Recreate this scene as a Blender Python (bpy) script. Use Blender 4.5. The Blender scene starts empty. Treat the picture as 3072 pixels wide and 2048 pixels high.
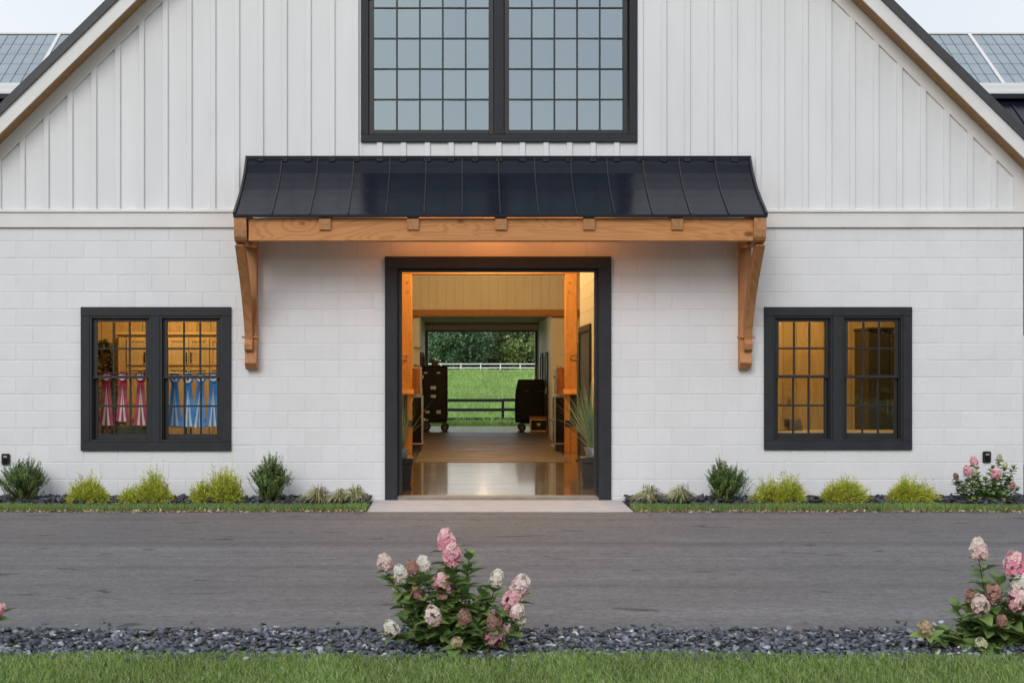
import bpy, math, random
import numpy as np
from mathutils import Matrix, Vector

R = math.radians
scn = bpy.context.scene
col = scn.collection
random.seed(7)
rng = np.random.default_rng(11)

# ------------------------------------------------------------------ camera, sky, sun, exposure
CAM = Vector((-0.44, -18.0, 1.514))
cd = bpy.data.cameras.new('camera')
cam = bpy.data.objects.new('camera', cd)
col.objects.link(cam)
cam.location = CAM
cam.rotation_euler = (R(90), 0, 0)
cd.sensor_width = 36.0
cd.lens = 52.95
cd.shift_x = 0.0488
cd.shift_y = 0.0280
cd.clip_end = 3000
cd.dof.use_dof = True
cd.dof.focus_distance = 18.0
cd.dof.aperture_fstop = 9.0
scn.camera = cam

SUN_EL, SUN_AZ = R(30), R(18)          # azimuth: sun behind the camera, a little to the left
world = bpy.data.worlds.new('World')
scn.world = world
world.use_nodes = True
wn = world.node_tree
for n in list(wn.nodes):
    wn.nodes.remove(n)
sky = wn.nodes.new('ShaderNodeTexSky')
sky.sky_type = 'NISHITA'
sky.sun_disc = False
sky.sun_elevation = SUN_EL
sky.sun_rotation = R(180) + SUN_AZ
sky.dust_density = 2.0
veil = wn.nodes.new('ShaderNodeMix')      # high thin overcast over the blue sky
veil.data_type = 'RGBA'
veil.inputs[0].default_value = 0.80
wn.links.new(sky.outputs[0], veil.inputs[6])
veil.inputs[7].default_value = (10.1, 10.3, 10.65, 1)
tcw = wn.nodes.new('ShaderNodeTexCoord')        # soft unevenness of the cloud layer
cln = wn.nodes.new('ShaderNodeTexNoise')
cln.inputs['Scale'].default_value = 2.6
cln.inputs['Detail'].default_value = 3
wn.links.new(tcw.outputs['Generated'], cln.inputs['Vector'])
clr = wn.nodes.new('ShaderNodeMapRange')
clr.inputs[1].default_value = 0.3
clr.inputs[2].default_value = 0.7
clr.inputs[3].default_value = 0.60
clr.inputs[4].default_value = 0.80
wn.links.new(cln.outputs[0], clr.inputs[0])
wn.links.new(clr.outputs[0], veil.inputs[0])
bg = wn.nodes.new('ShaderNodeBackground')
bg.inputs[1].default_value = 0.102
wo = wn.nodes.new('ShaderNodeOutputWorld')
wn.links.new(veil.outputs[2], bg.inputs[0])
wn.links.new(bg.outputs[0], wo.inputs[0])

sl = bpy.data.lights.new('sun', 'SUN')
sl.energy = 1.26
sl.angle = R(28)
sl.color = (1.0, 0.985, 0.96)
sun = bpy.data.objects.new('sun', sl)
col.objects.link(sun)
sd = Vector((-math.sin(SUN_AZ) * math.cos(SUN_EL), -math.cos(SUN_AZ) * math.cos(SUN_EL), math.sin(SUN_EL)))
sun.rotation_euler = sd.to_track_quat('Z', 'Y').to_euler()
sun.location = (-6, -30, 30)

scn.view_settings.view_transform = 'Standard'
scn.view_settings.look = 'None'
scn.view_settings.exposure = 0.0
scn.view_settings.gamma = 1.0
scn.view_settings.use_curve_mapping = False
cy = scn.cycles
cy.use_denoising = True
cy.max_bounces = 8
cy.diffuse_bounces = 4
cy.glossy_bounces = 4
cy.transmission_bounces = 4
cy.transparent_max_bounces = 12
cy.sample_clamp_indirect = 6.0
cy.caustics_reflective = False
cy.caustics_refractive = False

# ------------------------------------------------------------------ helpers
def at(px, py, Y):
    """A pixel of the photograph, at a known distance, as a place in the world (X, Z)."""
    k = (18.0 + Y) / 4518.0
    return CAM.x + (px - 1386) * k, CAM.z + (1110 - py) * k

def node(nt, t, **kw):
    n = nt.nodes.new(t)
    for k, v in kw.items():
        setattr(n, k, v)
    return n

def newmat(name):
    m = bpy.data.materials.new(name)
    m.use_nodes = True
    nt = m.node_tree
    b = nt.nodes['Principled BSDF']
    return m, nt, b

def pos(nt, stretch=(1, 1, 1), obj=False):
    mp = node(nt, 'ShaderNodeMapping')
    if obj:
        g = node(nt, 'ShaderNodeTexCoord')
        nt.links.new(g.outputs['Object'], mp.inputs[0])
    else:
        g = node(nt, 'ShaderNodeNewGeometry')
        nt.links.new(g.outputs['Position'], mp.inputs[0])
    mp.inputs['Scale'].default_value = stretch
    return mp.outputs[0]

def noise(nt, vec, scale, detail=4, rough=0.55, dist=0.0):
    n = node(nt, 'ShaderNodeTexNoise')
    nt.links.new(vec, n.inputs['Vector'])
    n.inputs['Scale'].default_value = scale
    n.inputs['Detail'].default_value = detail
    n.inputs['Roughness'].default_value = rough
    n.inputs['Distortion'].default_value = dist
    return n.outputs[0]

def rng_map(nt, v, a, b, c=0.0, d=1.0):
    n = node(nt, 'ShaderNodeMapRange')
    nt.links.new(v, n.inputs[0])
    n.inputs[1].default_value = a
    n.inputs[2].default_value = b
    n.inputs[3].default_value = c
    n.inputs[4].default_value = d
    return n.outputs[0]

def mixc(nt, f, a, b, mode='MIX'):
    n = node(nt, 'ShaderNodeMix', data_type='RGBA', blend_type=mode)
    for sock, v in ((n.inputs[0], f), (n.inputs[6], a), (n.inputs[7], b)):
        if isinstance(v, (tuple, list)):
            sock.default_value = (*v[:3], 1)
        elif isinstance(v, (int, float)):
            sock.default_value = v
        else:
            nt.links.new(v, sock)
    return n.outputs[2]

def math_n(nt, op, a, b=0.0):
    n = node(nt, 'ShaderNodeMath', operation=op)
    for s, v in ((n.inputs[0], a), (n.inputs[1], b)):
        if isinstance(v, (int, float)):
            s.default_value = v
        else:
            nt.links.new(v, s)
    return n.outputs[0]

def bump(nt, b, h, strength, dist=0.01, normal=None):
    n = node(nt, 'ShaderNodeBump')
    n.inputs['Strength'].default_value = strength
    n.inputs['Distance'].default_value = dist
    nt.links.new(h, n.inputs['Height'])
    if normal:
        nt.links.new(normal, n.inputs['Normal'])
    nt.links.new(n.outputs[0], b.inputs['Normal'])
    return n.outputs[0]

def obj_random(nt):
    return node(nt, 'ShaderNodeObjectInfo').outputs['Random']

def surf(name, c1, c2=None, sc=6, stretch=(1, 1, 1), rough=0.6, r2=None, bmp=0.0, bsc=80, bst=None,
         metal=0.0, spec=0.5, rnd=0.0, lo=0.35, hi=0.65, coat=0.0):
    m, nt, b = newmat(name)
    c2 = c2 or c1
    v = pos(nt, stretch)
    f = rng_map(nt, noise(nt, v, sc), lo, hi)
    c = mixc(nt, f, c1, c2)
    if rnd:
        r = rng_map(nt, obj_random(nt), 0, 1, 1 - rnd, 1 + rnd)
        c = mixc(nt, 1.0, c, node_rgb(nt, r), 'MULTIPLY')
    nt.links.new(c, b.inputs['Base Color'])
    b.inputs['Roughness'].default_value = rough
    if r2 is not None:
        nt.links.new(rng_map(nt, f, 0, 1, rough, r2), b.inputs['Roughness'])
    b.inputs['Metallic'].default_value = metal
    b.inputs['Specular IOR Level'].default_value = spec
    b.inputs['Coat Weight'].default_value = coat
    if bmp:
        h = noise(nt, pos(nt, bst or (1, 1, 1)), bsc, 3)
        bump(nt, b, h, bmp)
    return m

def node_rgb(nt, val):
    n = node(nt, 'ShaderNodeCombineColor')
    for i in range(3):
        nt.links.new(val, n.inputs[i])
    return n.outputs[0]

def woodmat(name, light, dark, axis, rough=0.62, knots=True, band=9.0, rnd=0.10):
    m, nt, b = newmat(name)
    st = [1.0, 1.0, 1.0]
    st[axis] = 0.13
    v = pos(nt, st)
    n1 = noise(nt, v, 2.2, 3, 0.5, 0.6)
    # rings crowd together around sparse knots
    kst = [1.0, 1.0, 1.0]
    kst[axis] = 0.55
    kv = pos(nt, kst)
    vo = node(nt, 'ShaderNodeTexVoronoi')
    nt.links.new(kv, vo.inputs['Vector'])
    vo.inputs['Scale'].default_value = 2.6
    kd = vo.outputs['Distance']
    near = rng_map(nt, kd, 0.0, 0.42, 1.0, 0.0)
    s = math_n(nt, 'ADD', math_n(nt, 'MULTIPLY', n1, band * 2.2), math_n(nt, 'MULTIPLY', near, 3.2))
    ring = math_n(nt, 'SINE', math_n(nt, 'MULTIPLY', s, 6.28))
    ring = rng_map(nt, ring, -0.1, 1.0)
    fst = [60.0, 60.0, 60.0]
    fst[axis] = 2.0
    fib = rng_map(nt, noise(nt, pos(nt, fst), 2.0, 3), 0.3, 0.7)
    f = math_n(nt, 'ADD', math_n(nt, 'MULTIPLY', ring, 0.55), math_n(nt, 'MULTIPLY', fib, 0.35))
    c = mixc(nt, f, light, dark)
    big = rng_map(nt, noise(nt, v, 5.0, 2), 0.3, 0.7)
    c = mixc(nt, math_n(nt, 'MULTIPLY', big, 0.35), c, tuple(x * 0.72 for x in light))
    if knots:
        kn = rng_map(nt, kd, 0.05, 0.10, 1.0, 0.0)
        c = mixc(nt, math_n(nt, 'MULTIPLY', kn, 0.8), c, tuple(x * 0.28 for x in dark))
    r = rng_map(nt, obj_random(nt), 0, 1, 1 - rnd, 1 + rnd)
    c = mixc(nt, 1.0, c, node_rgb(nt, r), 'MULTIPLY')
    nt.links.new(c, b.inputs['Base Color'])
    b.inputs['Roughness'].default_value = rough
    b.inputs['Specular IOR Level'].default_value = 0.35
    bump(nt, b, fib, 0.25, 0.004)
    return m

def attrmat(name, rough=0.55, trans=0.25, spec=0.4, boost=1.0):
    m, nt, b = newmat(name)
    a = node(nt, 'ShaderNodeAttribute', attribute_name='col')
    nt.links.new(a.outputs['Color'], b.inputs['Base Color'])
    b.inputs['Roughness'].default_value = rough
    b.inputs['Specular IOR Level'].default_value = spec
    if trans:
        t = node(nt, 'ShaderNodeBsdfTranslucent')
        nt.links.new(a.outputs['Color'], t.inputs[0])
        mx = node(nt, 'ShaderNodeMixShader')
        mx.inputs[0].default_value = trans
        nt.links.new(b.outputs[0], mx.inputs[1])
        nt.links.new(t.outputs[0], mx.inputs[2])
        nt.links.new(mx.outputs[0], nt.nodes['Material Output'].inputs[0])
    return m

def glassmat(name, refl, tint, rtint=(1, 1, 1), rough=0.0, wob=0.0):
    m, nt, b = newmat(name)
    nt.nodes.remove(b)
    t = node(nt, 'ShaderNodeBsdfTransparent')
    t.inputs[0].default_value = (*tint, 1)
    g = node(nt, 'ShaderNodeBsdfGlossy')
    g.inputs[0].default_value = (*rtint, 1)
    g.inputs['Roughness'].default_value = rough
    if wob:
        bm = node(nt, 'ShaderNodeBump')
        bm.inputs['Strength'].default_value = wob
        bm.inputs['Distance'].default_value = 0.02
        nt.links.new(noise(nt, pos(nt), 2.5, 2), bm.inputs['Height'])
        nt.links.new(bm.outputs[0], g.inputs['Normal'])
    mx = node(nt, 'ShaderNodeMixShader')
    lw = node(nt, 'ShaderNodeLayerWeight')
    lw.inputs[0].default_value = 0.5
    nt.links.new(math_n(
        nt, 'ADD', math_n(nt, 'MULTIPLY', math_n(nt, 'POWER', lw.outputs['Facing'], 5.0), 1 - refl), refl), mx.inputs[0])
    nt.links.new(t.outputs[0], mx.inputs[1])
    nt.links.new(g.outputs[0], mx.inputs[2])
    nt.links.new(mx.outputs[0], nt.nodes['Material Output'].inputs[0])
    return m

def emitmat(name, c, s):
    m, nt, b = newmat(name)
    b.inputs['Base Color'].default_value = (*c, 1)
    b.inputs['Emission Color'].default_value = (*c, 1)
    b.inputs['Emission Strength'].default_value = s
    return m

# ---- objects
def link(name, data, mat=None, parent=None, shade=False):
    o = bpy.data.objects.new(name, data)
    col.objects.link(o)
    if mat and data and not data.materials:
        data.materials.append(mat)
    if parent:
        o.parent = parent
        if parent.type == 'EMPTY' and not parent.get('_local'):
            o.matrix_parent_inverse = Matrix.Translation(-parent.location)
    if shade and data:
        data.polygons.foreach_set('use_smooth', [True] * len(data.polygons))
    return o

def thing(name, loc, label, cat, group=None):
    o = bpy.data.objects.new(name, None)
    o.empty_display_size = 0.1
    col.objects.link(o)
    o.location = loc
    tag(o, label, cat, group)
    return o

def tag(o, label=None, cat=None, group=None, kind=None):
    if label:
        o['label'] = label
    if cat:
        o['category'] = cat
    if group:
        o['group'] = group
    if kind:
        o['kind'] = kind
    return o

class MB:
    def __init__(self):
        self.v, self.f = [], []
    def poly(self, verts, faces):
        n = len(self.v)
        self.v += [tuple(p) for p in verts]
        self.f += [tuple(i + n for i in f) for f in faces]
        return self
    def box(self, x0, x1, y0, y1, z0, z1, b=0.0):
        x0, x1 = min(x0, x1), max(x0, x1)
        y0, y1 = min(y0, y1), max(y0, y1)
        z0, z1 = min(z0, z1), max(z0, z1)
        b = min(b, (x1 - x0) * 0.45, (y1 - y0) * 0.45, (z1 - z0) * 0.45)
        if b <= 0:
            vs = [(x, y, z) for x in (x0, x1) for y in (y0, y1) for z in (z0, z1)]
            fs = [(0, 1, 3, 2), (4, 6, 7, 5), (0, 4, 5, 1), (2, 3, 7, 6), (0, 2, 6, 4), (1, 5, 7, 3)]
            return self.poly(vs, fs)
        X, Yy, Z = (x0, x1), (y0, y1), (z0, z1)
        vs, idx = [], {}
        sg = (1, -1)
        for i in range(2):
            for j in range(2):
                for k in range(2):
                    for a in range(3):
                        p = [X[i], Yy[j], Z[k]]
                        for t, q in enumerate((i, j, k)):
                            if t != a:
                                p[t] += b * sg[q]
                        idx[(i, j, k, a)] = len(vs)
                        vs.append(p)
        fs = []
        for a in range(3):
            o1, o2 = [t for t in range(3) if t != a]
            for s in range(2):
                q = []
                for (u, w) in ((0, 0), (1, 0), (1, 1), (0, 1)):
                    c = [0, 0, 0]
                    c[a], c[o1], c[o2] = s, u, w
                    q.append(idx[(*c, a)])
                fs.append(q)
        for a in range(3):                       # edges along axis a
            o1, o2 = [t for t in range(3) if t != a]
            for u in range(2):
                for w in range(2):
                    c0, c1 = [0, 0, 0], [0, 0, 0]
                    c0[o1] = c1[o1] = u
                    c0[o2] = c1[o2] = w
                    c1[a] = 1
                    fs.append([idx[(*c0, o1)], idx[(*c1, o1)], idx[(*c1, o2)], idx[(*c0, o2)]])
        for i in range(2):
            for j in range(2):
                for k in range(2):
                    fs.append([idx[(i, j, k, a)] for a in range(3)])
        return self.poly(vs, fs)
    def prism(self, pts, axis, a0, a1):
        """pts: 2-D outline in the two other axes (in x,y,z order), extruded along axis."""
        n = len(pts)
        vs = []
        for a in (a0, a1):
            for p in pts:
                q = list(p)
                q.insert(axis, a)
                vs.append(q)
        fs = [tuple(range(n)), tuple(range(2 * n - 1, n - 1, -1))]
        fs += [(i, (i + 1) % n, (i + 1) % n + n, i + n) for i in range(n)]
        return self.poly(vs, fs)
    def tube(self, pts, r, n=8, cap=True):
        pts = [Vector(p) for p in pts]
        rs = r if isinstance(r, (list, tuple)) else [r] * len(pts)
        rings = []
        base = len(self.v)
        for i, p in enumerate(pts):
            d = (pts[min(i + 1, len(pts) - 1)] - pts[max(i - 1, 0)]).normalized()
            u = d.cross(Vector((0, 0, 1)) if abs(d.z) < 0.9 else Vector((1, 0, 0))).normalized()
            w = d.cross(u)
            for k in range(n):
                a = 2 * math.pi * k / n
                self.v.append(tuple(p + (u * math.cos(a) + w * math.sin(a)) * rs[i]))
        for i in range(len(pts) - 1):
            for k in range(n):
                a, b = base + i * n + k, base + i * n + (k + 1) % n
                self.f.append((a, b, b + n, a + n))
        if cap:
            self.f.append(tuple(range(base, base + n)))
            e = base + (len(pts) - 1) * n
            self.f.append(tuple(range(e + n - 1, e - 1, -1)))
        return self
    def lathe(self, prof, c, n=24):
        base = len(self.v)
        for (r, z) in prof:
            for k in range(n):
                a = 2 * math.pi * k / n
                self.v.append((c[0] + r * math.cos(a), c[1] + r * math.sin(a), c[2] + z))
        for i in range(len(prof) - 1):
            for k in range(n):
                a, b = base + i * n + k, base + i * n + (k + 1) % n
                self.f.append((a, b, b + n, a + n))
        self.f.append(tuple(range(base + n - 1, base - 1, -1)))
        e = base + (len(prof) - 1) * n
        self.f.append(tuple(range(e, e + n)))
        return self
    def mesh(self, name):
        me = bpy.data.meshes.new(name)
        me.from_pydata(self.v, [], self.f)
        me.update()
        import bmesh
        bm = bmesh.new()
        bm.from_mesh(me)
        bmesh.ops.recalc_face_normals(bm, faces=bm.faces)
        bm.to_mesh(me)
        bm.free()
        return me
    def build(self, name, mat, parent=None, shade=False):
        return link(name, self.mesh(name), mat, parent, shade)

def fast_mesh(name, V, F, C=None):
    V = np.asarray(V, dtype=np.float32)
    F = np.asarray(F, dtype=np.int32)
    me = bpy.data.meshes.new(name)
    nv, (nf, k) = len(V), F.shape
    me.vertices.add(nv)
    me.vertices.foreach_set('co', V.ravel())
    me.loops.add(nf * k)
    me.loops.foreach_set('vertex_index', F.ravel())
    me.polygons.add(nf)
    me.polygons.foreach_set('loop_start', np.arange(nf, dtype=np.int32) * k)
    me.update(calc_edges=True)
    if C is not None:
        at_ = me.color_attributes.new('col', 'FLOAT_COLOR', 'POINT')
        C4 = np.ones((nv, 4), dtype=np.float32)
        C4[:, :3] = C
        at_.data.foreach_set('color', C4.ravel())
    me.validate()
    return me

def norm(a):
    return a / np.maximum(np.linalg.norm(a, axis=-1, keepdims=True), 1e-9)

def leaf_quads(B, D, U, L, W, C, fold=0.0):
    """n leaves: base B, direction D, width direction U, length L, width W, colour C -> V, F, colours"""
    n = len(B)
    L, W = np.asarray(L).reshape(-1, 1), np.asarray(W).reshape(-1, 1)
    Nn = np.cross(D, U) * fold * W
    V = np.stack([B, B + D * L * 0.45 + U * W * 0.5 + Nn, B + D * L, B + D * L * 0.45 - U * W * 0.5 + Nn], 1)
    F = np.arange(n * 4).reshape(n, 4)
    return V.reshape(-1, 3), F, np.repeat(C, 4, 0)

def ribbons(P, W, C, U=None):
    """P (n,k,3) polylines, W (n,k) widths, C (n,k,3) colours"""
    n, k, _ = P.shape
    if U is None:
        U = norm(np.cross(P[:, -1] - P[:, 0], rng.normal(size=(n, 3))))
    U = U[:, None, :] * W[:, :, None] * 0.5
    V = np.stack([P - U, P + U], 2).reshape(-1, 3)
    i = np.arange(n)[:, None] * (2 * k) + 2 * np.arange(k - 1)[None, :]
    F = np.stack([i, i + 1, i + 3, i + 2], -1).reshape(-1, 4)
    return V, F, np.repeat(C.reshape(-1, 3), 2, 0)

def merge(parts):
    Vs, Fs, Cs, n = [], [], [], 0
    for V, F, C in parts:
        Vs.append(V)
        Fs.append(F + n)
        Cs.append(C)
        n += len(V)
    return np.concatenate(Vs), np.concatenate(Fs), np.concatenate(Cs)

def unit(n):
    return norm(rng.normal(size=(n, 3)))

# ------------------------------------------------------------------ materials
def block_material(name, c):
    m, nt, b = newmat(name)
    v = pos(nt)
    f = rng_map(nt, noise(nt, v, 2.3, 4), 0.3, 0.7)
    cc = mixc(nt, f, c, tuple(x * 0.955 for x in c))
    st = rng_map(nt, noise(nt, pos(nt, (3, 3, 0.5)), 3.0, 4), 0.55, 0.8)
    cc = mixc(nt, math_n(nt, 'MULTIPLY', st, 0.22), cc, (c[0] * 0.86, c[1] * 0.85, c[2] * 0.82))
    r = rng_map(nt, obj_random(nt), 0, 1, 0.976, 1.02)
    cc = mixc(nt, 1.0, cc, node_rgb(nt, r), 'MULTIPLY')
    # pin holes in the paint
    pin = rng_map(nt, noise(nt, v, 46, 2, 0.7), 0.74, 0.80)
    cc = mixc(nt, math_n(nt, 'MULTIPLY', pin, 0.5), cc, (0.22, 0.2, 0.18))
    nt.links.new(cc, b.inputs['Base Color'])
    b.inputs['Roughness'].default_value = 0.55
    h = math_n(nt, 'ADD', noise(nt, v, 130, 3, 0.6), math_n(nt, 'MULTIPLY', noise(nt, v, 18, 4), 1.2))
    bump(nt, b, h, 0.42, 0.006)
    return m

M = {}
M['block'] = block_material('white_painted_block', (0.75, 0.762, 0.79))
M['block_in'] = block_material('warm_lit_white_block', (0.74, 0.70, 0.60))  # white block paint with the warm lamp light mixed into its colour
M['board'] = surf('white_board', (0.75, 0.76, 0.785), (0.71, 0.72, 0.745), 3, (1, 1, 0.25), 0.5, bmp=0.22, bsc=30, bst=(6, 6, 0.6), rnd=0.018)
M['trim'] = surf('white_trim', (0.75, 0.745, 0.74), (0.70, 0.695, 0.69), 2.5, (1, 1, 1), 0.5, bmp=0.12, bsc=60)
M['slate'] = surf('slate_grey_paint', (0.018, 0.020, 0.026), (0.027, 0.029, 0.036), 7, (1, 1, 1), 0.5, 0.65, bmp=0.15, bsc=90, bst=(1, 1, .3), spec=0.32)
M['sash'] = surf('black_sash', (0.014, 0.015, 0.018), (0.02, 0.021, 0.024), 9, rough=0.38)
M['roof_edge'] = surf('dark_roof_edge', (0.035, 0.037, 0.042), (0.045, 0.047, 0.05), 5, rough=0.5)
M['metal_roof'] = None
M['seam'] = surf('black_seam_metal', (0.022, 0.024, 0.029), (0.03, 0.032, 0.037), 8, rough=0.42)
M['soffit'] = woodmat('brown_soffit', (0.42, 0.23, 0.085), (0.30, 0.155, 0.055), 0, 0.6, False, 4)
M['timber_x'] = woodmat('fir_timber_along', (0.60, 0.275, 0.10), (0.40, 0.155, 0.05), 0)
M['timber_y'] = woodmat('fir_timber_out', (0.50, 0.25, 0.11), (0.34, 0.145, 0.06), 1)
M['timber_z'] = woodmat('fir_timber_upright', (0.50, 0.24, 0.10), (0.34, 0.14, 0.05), 2, band=5)
M['post'] = woodmat('orange_fir_post', (0.56, 0.26, 0.075), (0.42, 0.165, 0.04), 2, band=6)
M['beam_in'] = woodmat('fir_hall_beam', (0.46, 0.22, 0.075), (0.32, 0.13, 0.04), 0)
M['plank'] = woodmat('yellow_pine_plank', (0.60, 0.42, 0.19), (0.48, 0.31, 0.12), 2, 0.45, True, 5)
M['cabinet'] = woodmat('maple_cabinet', (0.62, 0.45, 0.24), (0.55, 0.38, 0.19), 2, 0.4, False, 3)
M['black'] = surf('black_vinyl', (0.004, 0.004, 0.0045), (0.008, 0.0075, 0.007), 5, rough=0.3, r2=0.5, bmp=0.2, bsc=9, spec=0.16)
M['matt_black'] = surf('matt_black_cover', (0.004, 0.004, 0.0045), (0.007, 0.007, 0.0075), 8, rough=0.7, bmp=0.2, bsc=40, spec=0.2)
M['rubber'] = surf('black_rubber', (0.015, 0.015, 0.015), rough=0.7)
M['chrome'] = surf('bright_steel', (0.75, 0.74, 0.72), (0.6, 0.6, 0.6), 20, rough=0.22, metal=1.0)
M['brass'] = surf('brass', (0.72, 0.55, 0.28), (0.6, 0.45, 0.22), 20, rough=0.3, metal=1.0)
M['iron'] = surf('black_iron', (0.012, 0.012, 0.013), (0.022, 0.022, 0.022), 10, rough=0.42)
M['planter'] = surf('black_planter', (0.018, 0.019, 0.021), (0.028, 0.029, 0.031), 12, rough=0.55, bmp=0.2, bsc=40)
M['zinc'] = surf('galvanised_zinc', (0.42, 0.45, 0.48), (0.32, 0.35, 0.38), 14, rough=0.4, metal=0.7)
M['trunk_wood'] = woodmat('brown_trunk_wood', (0.28, 0.10, 0.035), (0.18, 0.06, 0.02), 2, 0.3, False, 4)
M['felt'] = surf('brown_felt', (0.11, 0.06, 0.04), (0.08, 0.045, 0.03), 20, rough=0.9)
M['white_paint'] = surf('white_fence_paint', (0.78, 0.78, 0.78), (0.7, 0.7, 0.69), 5, rough=0.5)
M['black_fence'] = surf('black_fence_paint', (0.007, 0.008, 0.012), (0.011, 0.012, 0.017), 5, rough=0.6, spec=0.2)
M['bark'] = surf('bark', (0.10, 0.075, 0.055), (0.05, 0.04, 0.03), 12, (1, 1, .3), 0.9, bmp=0.6, bsc=20)
M['twig'] = surf('red_brown_stem', (0.11, 0.045, 0.032), (0.065, 0.035, 0.022), 15, rough=0.6)
M['gstem'] = surf('brown_green_stem', (0.09, 0.085, 0.03), (0.06, 0.045, 0.02), 15, rough=0.7)
M['leaves'] = attrmat('leaf_colours', 0.5, 0.22)
M['grass'] = attrmat('grass_blades', 0.5, 0.3)
M['petals'] = attrmat('petals', 0.6, 0.32, 0.2)
M['chips'] = attrmat('slate_chip', 0.5, 0.0, 0.45)
M['litter'] = attrmat('pale_wood_chips', 0.8, 0.0, 0.2)
M['needles'] = attrmat('thread_foliage', 0.6, 0.2, 0.25)
M['lamp'] = emitmat('warm_lamp_lens', (1.0, 0.72, 0.38), 6.0)
M['glass'] = glassmat('window_glass', 0.05, (0.96, 0.98, 0.97), (0.95, 1, 1), 0.0, 0.12)
M['high_glass'] = glassmat('coated_window_glass', 0.37, (0.50, 0.56, 0.58), (0.70, 0.86, 0.97), 0.02, 0.08)
M['paper'] = surf('white_paper', (0.75, 0.74, 0.72), rough=0.6)
M['red_satin'] = surf('crimson_satin', (0.55, 0.025, 0.085), (0.46, 0.018, 0.065), 12, rough=0.45)
M['blue_satin'] = surf('blue_satin', (0.06, 0.32, 0.80), (0.04, 0.25, 0.68), 12, rough=0.45)
M['beadboard'] = surf('cream_beadboard', (0.70, 0.64, 0.52), (0.66, 0.60, 0.48), 4, (1, 1, .3), 0.5)
M['ceil'] = surf('grey_board_ceiling', (0.42, 0.40, 0.36), (0.34, 0.32, 0.29), 3, (4, .4, 1), 0.6)
M['plaster'] = surf('plain_interior_wall', (0.62, 0.58, 0.50), rough=0.7)
M['dark_door'] = surf('dark_stall_door', (0.020, 0.018, 0.017), (0.03, 0.026, 0.024), 8, rough=0.45)
M['gutter'] = surf('white_gutter', (0.72, 0.73, 0.75), rough=0.4)
M['olive'] = surf('olive_canvas', (0.05, 0.055, 0.03), (0.035, 0.038, 0.02), 10, rough=0.8)
M['darkwood'] = surf('dark_wood_and_reflection', (0.028, 0.028, 0.016), (0.04, 0.038, 0.022), 5, (1, 1, .2), 0.4)  # dark wood; also holds the dark window reflection as colour
M['device'] = surf('black_plastic', (0.012, 0.012, 0.013), rough=0.35)

def roof_metal():
    m, nt, b = newmat('black_standing_seam_metal')
    v = pos(nt)
    f = rng_map(nt, noise(nt, v, 3.0, 3), 0.3, 0.7)
    c = mixc(nt, f, (0.005, 0.0075, 0.016), (0.008, 0.0105, 0.020))  # bluish base: the sky's sheen put into the metal colour
    vo = node(nt, 'ShaderNodeTexVoronoi')
    nt.links.new(pos(nt, (1, 0.6, 0.35)), vo.inputs['Vector'])
    vo.inputs['Scale'].default_value = 5.5
    fl = rng_map(nt, vo.outputs['Distance'], 0.018, 0.028, 1.0, 0.0)
    sel = rng_map(nt, vo.outputs['Color'], 0.72, 0.74)
    c = mixc(nt, math_n(nt, 'MULTIPLY', fl, sel), c, (0.6, 0.6, 0.6))
    nt.links.new(c, b.inputs['Base Color'])
    b.inputs['Roughness'].default_value = 0.2
    nt.links.new(rng_map(nt, noise(nt, v, 9, 3), 0.3, 0.7, 0.16, 0.26), b.inputs['Roughness'])
    b.inputs['Specular IOR Level'].default_value = 0.30
    bump(nt, b, noise(nt, v, 2.2, 2), 0.05, 0.05)
    return m
M['metal_roof'] = roof_metal()

def skylight_mat():
    m, nt, b = newmat('translucent_skylight_panel')
    f = rng_map(nt, noise(nt, pos(nt), 1.5, 3), 0.3, 0.7)
    c = mixc(nt, f, (0.27, 0.335, 0.385), (0.30, 0.365, 0.41))
    r = rng_map(nt, obj_random(nt), 0, 1, 0.95, 1.04)
    c = mixc(nt, 1.0, c, node_rgb(nt, r), 'MULTIPLY')
    nt.links.new(c, b.inputs['Base Color'])
    b.inputs['Roughness'].default_value = 0.35
    return m
M['skylight'] = skylight_mat()

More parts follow.
